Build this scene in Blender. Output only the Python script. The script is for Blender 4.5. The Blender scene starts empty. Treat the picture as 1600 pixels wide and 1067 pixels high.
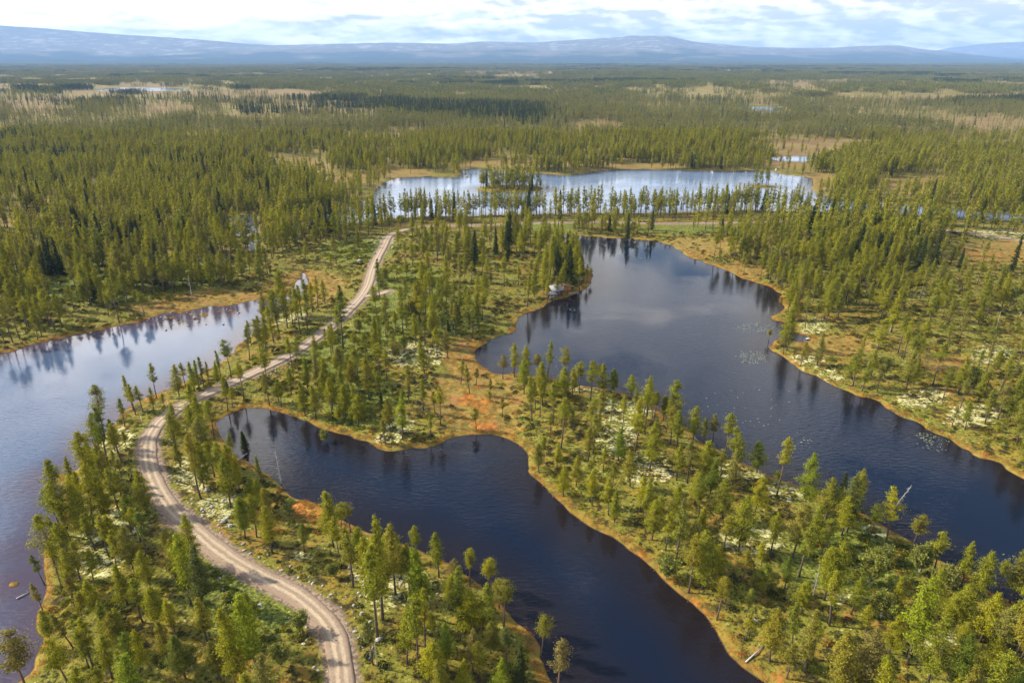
import bpy, math, random
import numpy as np
from mathutils import Vector, Matrix

# ------------------------------------------------------------------ camera, sky, sun
sc = bpy.context.scene
rng = np.random.default_rng(11)
random.seed(5)
CAM_H = 80.0
PITCH = 22.5
FPX = 1067.0            # focal length in photo pixels (24 mm on 36 mm)
cam_d = bpy.data.cameras.new("camera")
cam = bpy.data.objects.new("camera", cam_d)
sc.collection.objects.link(cam)
cam.location = (0, 0, CAM_H)
cam.rotation_euler = (math.radians(90 - PITCH), 0, 0)
cam_d.sensor_width = 36.0
cam_d.lens = 24.0
cam_d.clip_start = 0.5
cam_d.clip_end = 120000
sc.camera = cam

SUN_ELEV = 35.0
SUN_AZ = -77.0          # degrees from the view axis (+Y), negative = to the left
HAZE = 5.4e-5
EXPOSURE = 0.82

world = bpy.data.worlds.new("World")
sc.world = world
world.use_nodes = True


class NT:
    """small helper round a node tree"""
    def __init__(self, tree):
        self.t = tree
        self.n = tree.nodes
        self.l = tree.links

    def node(self, kind, **kw):
        nd = self.n.new(kind)
        for k, v in kw.items():
            setattr(nd, k, v)
        return nd

    def put(self, sock, v):
        if isinstance(v, bpy.types.NodeSocket):
            self.l.new(v, sock)
        elif v is not None:
            sock.default_value = v

    def math(self, op, a, b=None, c=None, clamp=False):
        nd = self.node("ShaderNodeMath", operation=op, use_clamp=clamp)
        self.put(nd.inputs[0], a)
        self.put(nd.inputs[1], b)
        if c is not None:
            self.put(nd.inputs[2], c)
        return nd.outputs[0]

    def vmath(self, op, a, b=None, s=None):
        nd = self.node("ShaderNodeVectorMath", operation=op)
        self.put(nd.inputs[0], a)
        if b is not None:
            self.put(nd.inputs[1], b)
        if s is not None:
            self.put(nd.inputs["Scale"], s)
        return nd.outputs["Value"] if op in ("DOT_PRODUCT", "LENGTH") else nd.outputs[0]

    def mix(self, f, a, b, blend="MIX"):
        nd = self.node("ShaderNodeMix", data_type="RGBA", blend_type=blend)
        self.put(nd.inputs[0], f)
        self.put(nd.inputs[6], a if isinstance(a, bpy.types.NodeSocket) else (*a, 1) if len(a) == 3 else a)
        self.put(nd.inputs[7], b if isinstance(b, bpy.types.NodeSocket) else (*b, 1) if len(b) == 3 else b)
        return nd.outputs[2]

    def noise(self, vec, scale, detail=4, rough=0.55, dist=0.0, dims="3D"):
        nd = self.node("ShaderNodeTexNoise", noise_dimensions=dims)
        self.put(nd.inputs["Vector"], vec)
        nd.inputs["Scale"].default_value = scale
        nd.inputs["Detail"].default_value = detail
        nd.inputs["Roughness"].default_value = rough
        nd.inputs["Distortion"].default_value = dist
        return nd.outputs["Fac"]

    def ramp(self, f, lo, hi, a=0.0, b=1.0):
        nd = self.node("ShaderNodeMapRange", interpolation_type="SMOOTHSTEP")
        self.put(nd.inputs[0], f)
        nd.inputs[1].default_value = lo
        nd.inputs[2].default_value = hi
        nd.inputs[3].default_value = a
        nd.inputs[4].default_value = b
        return nd.outputs[0]

    def attr(self, name, out="Fac"):
        nd = self.node("ShaderNodeAttribute", attribute_name=name)
        return nd.outputs[out]


def build_world():
    w = NT(world.node_tree)
    w.n.clear()
    out = w.node("ShaderNodeOutputWorld")
    bg = w.node("ShaderNodeBackground")
    sky = w.node("ShaderNodeTexSky", sky_type="NISHITA")
    sky.sun_disc = False
    sky.sun_elevation = math.radians(SUN_ELEV)
    sky.sun_rotation = math.radians(SUN_AZ)
    sky.altitude = 400
    sky.air_density = 1.0
    sky.dust_density = 0.6
    sky.ozone_density = 1.0
    bg.inputs["Strength"].default_value = 0.1
    tc = w.node("ShaderNodeTexCoord")
    d = w.vmath("NORMALIZE", tc.outputs["Generated"])
    sep = w.node("ShaderNodeSeparateXYZ")
    w.put(sep.inputs[0], d)
    z = w.math("MAXIMUM", sep.outputs[2], 0.0)
    zz = w.math("ADD", z, 0.24)
    px = w.math("DIVIDE", sep.outputs[0], zz)
    py = w.math("DIVIDE", sep.outputs[1], zz)
    cmb = w.node("ShaderNodeCombineXYZ")
    w.put(cmb.inputs[0], px)
    w.put(cmb.inputs[1], py)
    p = cmb.outputs[0]
    n1 = w.noise(p, 3.4, 6, 0.52, 0.1)
    off = w.vmath("ADD", p, (0.02, -0.05, 0.0))
    n2 = w.noise(off, 3.4, 6, 0.52, 0.1)
    big = w.noise(p, 0.8, 3, 0.5)
    # sun direction
    az, el = math.radians(SUN_AZ), math.radians(SUN_ELEV)
    s = (math.sin(az) * math.cos(el), math.cos(az) * math.cos(el), math.sin(el))
    sd = w.vmath("DOT_PRODUCT", d, s)
    near_sun = w.ramp(sd, 0.15, 0.95)
    cov = w.math("ADD", n1, w.math("MULTIPLY", w.math("SUBTRACT", big, 0.5), 0.55))
    cov = w.math("ADD", cov, w.math("MULTIPLY", near_sun, 0.05))
    cov = w.math("ADD", cov, w.ramp(z, 0.20, 0.0, 0.0, 0.09))
    cov = w.math("SUBTRACT", cov, w.ramp(z, 0.25, 0.6, 0.0, 0.21))
    mask = w.ramp(cov, 0.36, 0.50)
    # cloud tone: bright towards the sun side of each puff, grey-blue thick bases
    lit = w.math("SUBTRACT", n1, n2)
    tone = w.math("ADD", w.math("MULTIPLY", lit, 4.5), 0.98)
    thick = w.ramp(cov, 0.52, 0.74)
    tone = w.math("SUBTRACT", tone, w.math("MULTIPLY", thick, 0.42))
    tone = w.math("ADD", tone, w.math("MULTIPLY", near_sun, 1.5))
    tone = w.math("MINIMUM", w.math("MAXIMUM", tone, 0.60), 2.2)
    ccol = w.mix(w.ramp(tone, 0.45, 0.95), (0.86, 0.87, 0.92), (1.0, 0.96, 0.91))
    cl = w.vmath("SCALE", ccol, s=w.math("MULTIPLY", tone, 11.0))
    # thin bright veil between the clouds near the horizon
    skyc = w.mix(w.ramp(z, 0.30, 0.04, 0.0, 0.85), sky.outputs[0], (9.2, 9.1, 9.0))
    col = w.mix(mask, skyc, cl)
    w.put(bg.inputs["Color"], col)
    w.l.new(bg.outputs[0], out.inputs["Surface"])


build_world()

sun_d = bpy.data.lights.new("sun", "SUN")
sun_d.energy = 5.0
sun_d.angle = math.radians(0.5)
sun_d.color = (1.0, 0.90, 0.72)
sun = bpy.data.objects.new("sun", sun_d)
sc.collection.objects.link(sun)
_az, _el = math.radians(SUN_AZ), math.radians(SUN_ELEV)
SUN_DIR = Vector((math.sin(_az) * math.cos(_el), math.cos(_az) * math.cos(_el), math.sin(_el)))
sun.rotation_euler = SUN_DIR.to_track_quat("Z", "Y").to_euler()

sc.view_settings.view_transform = "Standard"
sc.view_settings.look = "None"
sc.view_settings.gamma = 1
sc.view_settings.use_curve_mapping = False
sc.view_settings.exposure = EXPOSURE
cy = sc.cycles
cy.max_bounces = 5
cy.diffuse_bounces = 2
cy.glossy_bounces = 2
cy.transmission_bounces = 2
cy.volume_bounces = 0
cy.transparent_max_bounces = 4
cy.caustics_reflective = False
cy.caustics_refractive = False

# ------------------------------------------------------------------ numpy helpers
CP, SP = math.cos(math.radians(PITCH)), math.sin(math.radians(PITCH))


def unproject(u, v, z=0.0):
    """photo pixel -> point of the plane at height z"""
    u, v = np.asarray(u, float), np.asarray(v, float)
    a = (u - 800.0) / FPX
    b = -(v - 533.5) / FPX
    dy = CP + b * SP
    dz = -SP + b * CP
    t = (z - CAM_H) / dz
    return a * t, dy * t


def project(x, y, z=0.0):
    """point -> photo pixel and depth"""
    dz = z - CAM_H
    dep = y * CP - dz * SP
    dep = np.where(np.abs(dep) < 1e-3, 1e-3, dep)
    up = y * SP + dz * CP
    return 800.0 + FPX * x / dep, 533.5 - FPX * up / dep, dep


def _hash(ix, iy, seed):
    h = (ix.astype(np.int64) * 374761393 + iy.astype(np.int64) * 668265263 + seed * 974711) & 0xFFFFFFFF
    h = ((h ^ (h >> 13)) * 1274126177) & 0xFFFFFFFF
    return ((h ^ (h >> 16)) & 0xFFFFFF) / float(0xFFFFFF)


def vnoise(x, y, seed=0):
    ix, iy = np.floor(x), np.floor(y)
    fx, fy = x - ix, y - iy
    fx = fx * fx * (3 - 2 * fx)
    fy = fy * fy * (3 - 2 * fy)
    a, b = _hash(ix, iy, seed), _hash(ix + 1, iy, seed)
    c, d = _hash(ix, iy + 1, seed), _hash(ix + 1, iy + 1, seed)
    return (a + (b - a) * fx) * (1 - fy) + (c + (d - c) * fx) * fy


def fbm(x, y, scale, oct=3, seed=0, gain=0.5):
    """0..1 noise with features about `scale` metres across"""
    s, a, tot = 0.0, 1.0, 0.0
    f = 1.0 / scale
    for k in range(oct):
        s = s + a * vnoise(x * f + 17.3 * k, y * f - 9.1 * k, seed + k)
        tot += a
        a *= gain
        f *= 2.03
    return s / tot


def sstep(a, b, x):
    t = np.clip((x - a) / (b - a), 0, 1)
    return t * t * (3 - 2 * t)


def smooth_closed(pts, n=1):
    p = np.array(pts, float)
    for _ in range(n):
        q = np.roll(p, -1, axis=0)
        p = np.stack([p * 0.75 + q * 0.25, p * 0.25 + q * 0.75], 1).reshape(-1, 2)
    return p


def smooth_open(pts, n=2):
    p = np.array(pts, float)
    for _ in range(n):
        q = np.stack([p[:-1] * 0.75 + p[1:] * 0.25, p[:-1] * 0.25 + p[1:] * 0.75], 1).reshape(-1, 2)
        p = np.vstack([p[:1], q, p[-1:]])
    return p


def px_poly(pts, z=0.0, n=1):
    p = np.array(pts, float)
    x, y = unproject(p[:, 0], p[:, 1], z)
    return smooth_closed(np.stack([x, y], 1), n)


def sdf_poly(px, py, poly):
    """signed distance: negative inside"""
    a = poly
    b = np.roll(poly, -1, axis=0)
    d2 = np.full(px.shape, 1e18)
    ins = np.zeros(px.shape, bool)
    for (ax, ay), (bx, by) in zip(a, b):
        ex, ey = bx - ax, by - ay
        wx, wy = px - ax, py - ay
        t = np.clip((wx * ex + wy * ey) / (ex * ex + ey * ey + 1e-12), 0, 1)
        dx, dy = wx - t * ex, wy - t * ey
        np.minimum(d2, dx * dx + dy * dy, out=d2)
        if ey != 0:
            c = (ay > py) != (by > py)
            ins ^= c & (wx < ex * wy / ey)
    d = np.sqrt(d2)
    return np.where(ins, -d, d)


def dist_line(px, py, line):
    d2 = np.full(px.shape, 1e18)
    for (ax, ay), (bx, by) in zip(line[:-1], line[1:]):
        ex, ey = bx - ax, by - ay
        wx, wy = px - ax, py - ay
        t = np.clip((wx * ex + wy * ey) / (ex * ex + ey * ey + 1e-12), 0, 1)
        dx, dy = wx - t * ex, wy - t * ey
        np.minimum(d2, dx * dx + dy * dy, out=d2)
    return np.sqrt(d2)


# ------------------------------------------------------------------ the map
LAKES = {}
LAKES["a"] = px_poly([(-2600, 700), (-900, 640), (-400, 600), (-150, 580), (0, 554), (22, 550), (37, 544), (65, 535), (100, 527), (130, 521), (142, 519), (162, 515),
    (195, 507), (225, 502), (232, 498), (252, 491), (275, 487), (300, 485), (318, 482), (332, 479), (352, 480), (375, 475), (400, 470), (422, 465),
    (438, 463), (452, 458), (464, 446), (471, 434), (474, 425), (481, 425), (480, 436), (474, 450), (468, 466), (458, 478), (442, 486), (427, 495), (412, 510), (400, 520), (385, 533), (372, 545),
    (350, 562), (330, 576), (300, 592), (277, 603), (250, 613), (232, 621), (206, 634), (186, 650), (165, 676), (146, 704), (124, 730), (108, 742), (98, 738),
    (87, 742), (84, 752), (92, 758), (103, 758), (104, 772), (94, 792), (84, 826), (70, 850), (64, 875), (66, 911), (63, 935), (61, 954), (57, 978), (64, 1000), (54, 1022), (52, 1049), (25, 1067),
    (-5, 1095), (-60, 1150), (-200, 1300), (-2600, 1300)])
LAKES["b"] = px_poly([(440, 358), (470, 354), (520, 352), (560, 348), (600, 342), (650, 338), (720, 337), (775, 337), (800, 336), (862, 333.5), (950, 332.5),
    (1025, 333), (1060, 331), (1140, 328.5), (1200, 329), (1262, 331), (1320, 332), (1400, 336), (1450, 339), (1500, 342.5), (1600, 347.5), (1750, 356),
    (2000, 368), (2000, 350), (1750, 343), (1600, 336), (1560, 331), (1500, 326), (1450, 323), (1400, 318.5), (1340, 314), (1295, 310), (1272, 299), (1268, 290), (1272, 284), (1270, 277),
    (1225, 273), (1212, 269.5), (1200, 266), (1150, 268), (1100, 266.5), (1025, 265), (960, 264.5), (920, 269), (885, 275), (850, 271.5), (800, 267), (775, 266), (750, 264.5),
    (730, 264), (716, 268), (722, 274), (715, 277.5), (688, 276.5), (655, 276.5), (625, 277.5), (604, 283), (588, 290), (586, 298), (578, 310), (560, 321), (520, 331), (480, 339), (450, 350)], n=1)
LAKES["c"] = px_poly([(858, 368), (880, 366), (920, 369), (960, 372), (1000, 374), (1040, 380), (1060, 390), (1085, 403), (1100, 409), (1127, 419), (1147, 429.5),
    (1168, 439), (1193, 445), (1213, 450), (1216, 459), (1220, 471), (1226, 482), (1211, 487), (1200, 494), (1208, 501), (1226, 505), (1236, 512), (1240, 520),
    (1255, 523), (1268, 531), (1250, 534), (1225, 531), (1206, 533), (1197, 540), (1207, 548), (1220, 556), (1237, 567), (1260, 583), (1280, 592), (1300, 600),
    (1323, 610), (1341, 619), (1362, 622), (1380, 633), (1386, 641), (1403, 649), (1434, 660), (1448, 672), (1468, 682), (1486, 690), (1496, 700), (1512, 703),
    (1519, 713), (1556, 721), (1568, 732), (1587, 743), (1600, 750), (1680, 790), (1800, 860), (2000, 1000), (2300, 1250), (2100, 1250), (1900, 1070), (1700, 990), (1620, 948), (1600, 944), (1575, 936), (1548, 926), (1530, 909), (1500, 893), (1475, 878),
    (1452, 862), (1442, 854), (1418, 843), (1393, 831), (1353, 806), (1339, 800), (1290, 777), (1234, 753), (1199, 738), (1168, 728), (1130, 706), (1107, 696), (1088, 683), (1070, 668),
    (1040, 652), (1015, 633), (997, 621), (970, 612), (950, 608), (912, 602), (880, 596), (860, 592), (835, 590), (807, 584), (782, 585), (760, 579), (742, 565), (737, 548),
    (749, 541), (778, 528), (803, 519), (804, 503), (808, 499), (827, 492), (860, 473), (909, 457), (926, 440), (922, 426), (905, 410), (885, 394), (865, 381)])
LAKES["d"] = px_poly([(339, 668), (340, 660), (346, 653), (359, 645), (378, 640), (397, 638), (425, 641), (450, 647), (474, 653), (497, 665), (525, 674), (547, 681),
    (561, 690), (584, 691), (592, 701), (612, 704), (646, 701), (665, 700), (690, 695), (710, 683), (745, 677), (780, 680), (806, 690), (824, 705), (828, 727),
    (823, 740), (846, 755), (867, 779), (894, 803), (929, 827), (964, 845), (981, 860), (1003, 873), (1025, 897), (1050, 923), (1094, 954), (1129, 994), (1146, 1033),
    (1194, 1064), (1240, 1095), (1330, 1150), (1400, 1400), (1000, 1400), (950, 1150), (900, 1100), (862, 1062), (846, 1030), (838, 1003), (824, 985), (803, 968), (785, 945), (765, 920), (735, 900), (700, 881),
    (665, 863), (625, 846), (590, 836), (568, 828), (538, 813), (524, 801), (507, 797), (497, 786), (460, 779), (451, 769), (434, 755), (423, 741), (400, 733), (382, 722), (368, 712), (362, 704), (350, 690), (342, 678)])
FAR_LAKES = [
    px_poly([(343, 339), (360, 336), (400, 337), (403, 350), (398, 367), (388, 369), (362, 368), (356, 352), (348, 345)]),
    px_poly([(388, 376), (400, 374), (407, 383), (402, 392), (390, 390)]),
    px_poly([(1200, 247), (1240, 243), (1285, 244.5), (1302, 249), (1290, 254), (1250, 253.5), (1212, 252)]),
    px_poly([(1150, 167.5), (1200, 166), (1228, 169), (1215, 177), (1168, 179.5), (1182, 173)]),
    px_poly([(10, 126), (90, 125), (170, 126.5), (168, 129.5), (90, 130.5), (12, 130)]),
    px_poly([(145, 138.5), (230, 137), (300, 139), (290, 142), (215, 143), (150, 142)]),
    px_poly([(422, 111), (480, 111), (478, 114), (425, 114.5)]),
    px_poly([(512, 292), (530, 291), (536, 296), (522, 299), (512, 297)]),
]
ISLES = [
    px_poly([(742, 296), (752, 291), (790, 288), (835, 290), (851, 294), (845, 299), (800, 301), (755, 300)], n=2),       # wooded island
    px_poly([(1168, 292), (1185, 288.5), (1208, 290), (1214, 293), (1190, 295)], n=2),                                     # sandbar
    px_poly([(12, 914), (18, 909), (29, 908), (31, 912), (23, 917), (14, 918)], n=2),                                       # tussock
    px_poly([(565, 290), (578, 286), (600, 286), (598, 290.5), (575, 292)], n=1),
    px_poly([(49, 853), (56, 851), (59, 854), (52, 856)], n=1),
]
for (u, v, r) in [(268, 497, 6), (283, 502, 4), (305, 498, 5), (318, 492, 8), (281, 489, 5), (342, 487, 4), (361, 486, 5), (299, 491, 5), (258, 499, 4)]:
    ISLES.append(px_poly([(u - r, v), (u - r * .4, v - r * .28), (u + r, v - r * .1), (u + r * .6, v + r * .3), (u - r * .5, v + r * .25)], n=1))

ROAD_Z = 1.5
ROAD_PX = [(560, 1400), (545, 1200), (537, 1110), (535, 1067), (532, 1035), (526, 998), (513, 973), (492, 951), (467, 931), (438, 914), (394, 893), (341, 860), (306, 829), (268, 797), (245, 762),
    (232, 727), (230, 696), (237, 674), (255, 652.5), (285, 633), (315, 618), (342, 607), (376, 591), (412, 575), (449, 557), (480, 538), (508, 517), (533, 496), (553, 476),
    (567, 461), (577, 442), (581, 424), (590, 402), (600, 385), (606, 370), (617, 363), (640, 357), (665, 353.5), (720, 352), (790, 350), (860, 347.5), (950, 347), (1000, 349),
    (1100, 349), (1180, 347), (1260, 346), (1350, 349), (1450, 356), (1540, 366), (1600, 376), (1700, 395), (1900, 440)]
_r = np.array(ROAD_PX, float)
_rx, _ry = unproject(_r[:, 0], _r[:, 1], ROAD_Z)
ROAD = smooth_open(np.stack([_rx, _ry], 1), 3)
SPUR_PX = [(566, 463), (578, 462), (592, 460), (606, 455)]
_s = np.array(SPUR_PX, float)
_sx, _sy = unproject(_s[:, 0], _s[:, 1], ROAD_Z)
SPUR = smooth_open(np.stack([_sx, _sy], 1), 2)


def ell(u, v, cu, cv, ru, rv, soft=0.35):
    """1 inside an ellipse drawn on the ground as the photo sees it, 0 outside"""
    r = np.sqrt(((u - cu) / ru) ** 2 + ((v - cv) / rv) ** 2)
    return 1 - sstep(1 - soft, 1 + soft, r)


BOGS = [(745, 625, 75, 48), (770, 575, 45, 22), (720, 560, 30, 26), (760, 668, 60, 12), (470, 262, 50, 14), (540, 281, 55, 7), (625, 272, 50, 7), (820, 257, 130, 6), (1000, 261, 70, 4),
    (1425, 293, 62, 13), (40, 348, 75, 12), (400, 189, 50, 7), (260, 174, 45, 8), (80, 157, 90, 4), (300, 149, 70, 2.5), (230, 134, 60, 3), (1210, 139, 60, 2.5),
    (930, 200, 50, 10), (1270, 232, 110, 14), (1235, 258, 45, 7), (1080, 390, 66, 15), (1160, 425, 40, 14), (350, 470, 95, 14), (270, 483, 60, 12), (480, 450, 60, 25),
    (1480, 575, 50, 14), (1300, 545, 60, 16), (650, 355, 60, 4), (1560, 395, 60, 18), (1240, 146, 50, 2.5), (800, 116, 80, 3), (60, 175, 60, 7), (870, 142, 90, 3), (1530, 118, 90, 2), (700, 150, 70, 2.2),
    (1280, 285, 22, 14), (520, 175, 60, 4), (640, 205, 30, 5), (400, 300, 18, 8)]
RUST = [(500, 800, 46, 26), (520, 815, 30, 20), (745, 640, 28, 42), (760, 675, 55, 9), (740, 560, 12, 30), (92, 748, 14, 14), (470, 790, 16, 12), (570, 830, 30, 7), (825, 985, 25, 10), (235, 620, 22, 12), (810, 940, 12, 30)]
LICHEN = [(600, 930, 40, 45), (640, 925, 60, 40), (560, 905, 20, 18), (300, 745, 34, 40), (340, 800, 40, 28), (620, 672, 34, 26), (600, 690, 22, 10), (960, 690, 40, 45), (990, 640, 45, 22), (925, 610, 45, 10),
    (1010, 740, 50, 35), (950, 640, 40, 20), (1230, 770, 40, 25), (1170, 850, 70, 30), (1310, 945, 30, 14), (1250, 570, 50, 16), (1290, 590, 35, 12), (1440, 628, 50, 16), (1520, 655, 50, 22),
    (1270, 515, 32, 12), (1550, 560, 40, 18), (1450, 467, 40, 6), (1560, 370, 60, 10), (600, 380, 25, 10), (440, 500, 60, 14), (150, 870, 60, 50), (190, 830, 50, 40), (1380, 830, 40, 16),
    (1460, 1010, 50, 20), (180, 690, 40, 25), (650, 560, 60, 25), (470, 875, 30, 10), (1160, 740, 50, 20)]
OPEN = [(620, 470, 110, 70, .7), (570, 420, 50, 50, .7), (500, 520, 80, 60, .6), (560, 400, 70, 28, .6), (640, 600, 110, 50, .45), (760, 430, 110, 45, .35), (830, 400, 60, 20, .25), (1440, 540, 190, 80, .45), (1500, 430, 120, 50, .5), (1300, 590, 120, 60, .4), (1500, 620, 130, 50, .3), (1080, 352, 330, 9, .55), (430, 905, 60, 40, .85),
    (330, 640, 40, 30, .45), (1330, 400, 120, 25, -.5), (470, 900, 60, 25, .8), (440, 985, 60, 55, .75), (480, 1040, 60, 40, .7), (760, 620, 70, 60, .35), (270, 745, 40, 70, .65), (400, 860, 60, 20, .6), (560, 950, 40, 60, .6), (500, 820, 50, 30, .85),
    (400, 545, 70, 40, .2), (60, 990, 30, 80, .5), (1560, 380, 80, 22, .6), (1510, 352, 170, 7, .9), (1320, 343, 130, 6, .7), (1520, 400, 90, 30, .5)]
LUSH = [(640, 470, 70, 50), (700, 500, 60, 30), (560, 395, 60, 20), (520, 560, 60, 40), (400, 960, 90, 60), (340, 930, 60, 50), (560, 620, 60, 40), (150, 440, 200, 40), (600, 520, 50, 30), (1330, 880, 120, 60), (850, 360, 60, 8), (1100, 362, 120, 6)]


def field(u, v, lst):
    m = np.zeros_like(u)
    for e in lst:
        m = np.maximum(m, ell(u, v, *e[:4]))
    return m


def land(x, y):
    """(signed distance inland, id of the lake) with a ragged shoreline"""
    x0, y0 = np.asarray(x, float), np.asarray(y, float)
    d = np.hypot(x0, y0)
    k = np.clip(d / 150.0, 0.6, 2.5)
    x = x0 + (fbm(x0, y0, 7.0, 3, 3) - 0.5) * 2.6 * k
    y = y0 + (fbm(x0, y0, 7.0, 3, 41) - 0.5) * 2.6 * k
    s = np.full(x.shape, 1e9)
    lid = np.full(x.shape, -1)
    near = d < 900
    for i, kx in enumerate("abcd"):
        q = np.full(x.shape, 400.0)
        q[near] = sdf_poly(x[near], y[near], LAKES[kx])
        m = q < s
        s[m] = q[m]
        lid[m] = i
    for i, P in enumerate(FAR_LAKES):
        ylo, yhi = P[:, 1].min() - 300, P[:, 1].max() + 300
        m0 = (y > ylo) & (y < yhi)
        if not m0.any():
            continue
        q = np.full(x.shape, 400.0)
        q[m0] = sdf_poly(x[m0], y[m0], P)
        m = q < s
        s[m] = q[m]
        lid[m] = 4 + i
    for P in ISLES:
        c = P.mean(0)
        m0 = np.hypot(x - c[0], y - c[1]) < 60
        if m0.any():
            q = -sdf_poly(x0[m0], y0[m0], P)
            s[m0] = np.maximum(s[m0], q)
    return s, lid


def terrain(x, y, full=False):
    x, y = np.asarray(x, float), np.asarray(y, float)
    s, lid = land(x, y)
    d = np.hypot(x, y)
    u, v, _ = project(x, y, 0.0)
    front = y > 20
    bog = np.where(front, field(u, v, BOGS), 0)
    # beyond the drawn bogs: streaks of mire in the far plain
    fbg = 0.75 * sstep(0.62, 0.69, fbm(x * 0.6, y, 300, 4, 77)) * sstep(700, 1100, d)
    bog = np.maximum(bog, fbg)
    inl = np.maximum(s, 0)
    ridge = (1 - np.exp(-inl / 22)) * (0.5 + 2.3 * fbm(x, y, 34, 3, 9)) * (1 - 0.85 * bog)
    hum = (fbm(x, y, 3.2, 3, 15) - 0.5) * 0.55 * np.clip(inl / 3, 0, 1) * np.clip(260 / (d + 1), 0.1, 1)
    h = np.where(s > 0, 0.30 * np.tanh(s / 0.7) + ridge + hum, np.maximum(s * 0.35, -1.6))
    hills = (fbm(x, y, 900, 3, 31) - 0.35) * 24 * (1 - np.exp(-inl / 160)) * sstep(700, 2200, d)
    h = h + np.maximum(hills, -0.0) * (1 - 0.6 * bog)
    dr = np.full(x.shape, 1e3)
    nr = (d < 700)
    if nr.any():
        dr[nr] = np.minimum(dist_line(x[nr], y[nr], ROAD), dist_line(x[nr], y[nr], SPUR))
    w = sstep(2.5, 7.5, dr)
    h = np.where(dr < 12, (ROAD_Z - 0.18) * (1 - w) + h * w, h)
    if full:
        return h, s, lid, bog, dr, u, v, d
    return h


def hit(u, v):
    """photo pixel -> point on the terrain"""
    z = 1.0
    for _ in range(5):
        x, y = unproject(u, v, z)
        z = terrain(np.atleast_1d(x), np.atleast_1d(y))
        z = np.maximum(z, 0)
        if np.ndim(u) == 0:
            z = float(z[0])
    return x, y, z


# ------------------------------------------------------------------ objects
COL = bpy.data.collections.new("place")
sc.collection.children.link(COL)
PROTO = bpy.data.collections.new("prototypes")      # never linked: only fed to the scatter
PROTO_SMALL = bpy.data.collections.new("small_prototypes")


def mesh_np(name, V, F, mats, mat_idx=None, smooth=False, attrs=None):
    """V (n,3); F (m,3|4)"""
    me = bpy.data.meshes.new(name)
    V = np.asarray(V, np.float32)
    F = np.asarray(F, np.int32)
    k = F.shape[1]
    me.vertices.add(len(V))
    me.vertices.foreach_set("co", V.ravel())
    me.loops.add(F.size)
    me.loops.foreach_set("vertex_index", F.ravel())
    me.polygons.add(len(F))
    me.polygons.foreach_set("loop_start", np.arange(0, F.size, k, dtype=np.int32))
    me.polygons.foreach_set("loop_total", np.full(len(F), k, np.int32))
    if mat_idx is not None:
        me.polygons.foreach_set("material_index", np.asarray(mat_idx, np.int32))
    if smooth:
        me.polygons.foreach_set("use_smooth", np.ones(len(F), bool))
    for m in mats:
        me.materials.append(m)
    for an, val in (attrs or {}).items():
        a = me.attributes.new(an, "FLOAT", "POINT")
        a.data.foreach_set("value", np.asarray(val, np.float32))
    me.update(calc_edges=True)
    return me


def link(name, data, parent=None, loc=None, **props):
    o = bpy.data.objects.new(name, data)
    COL.objects.link(o)
    if parent is not None:
        o.parent = parent
    if loc is not None:
        o.location = loc
    for k, v in props.items():
        o[k] = v
    return o


def thing(name, label, cat, loc, rz=0.0, group=None):
    o = bpy.data.objects.new(name, None)
    COL.objects.link(o)
    o.location = loc
    o.rotation_euler = (0, 0, rz)
    o.empty_display_size = 0.3
    o["label"] = label
    o["category"] = cat
    if group:
        o["group"] = group
    return o


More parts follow.
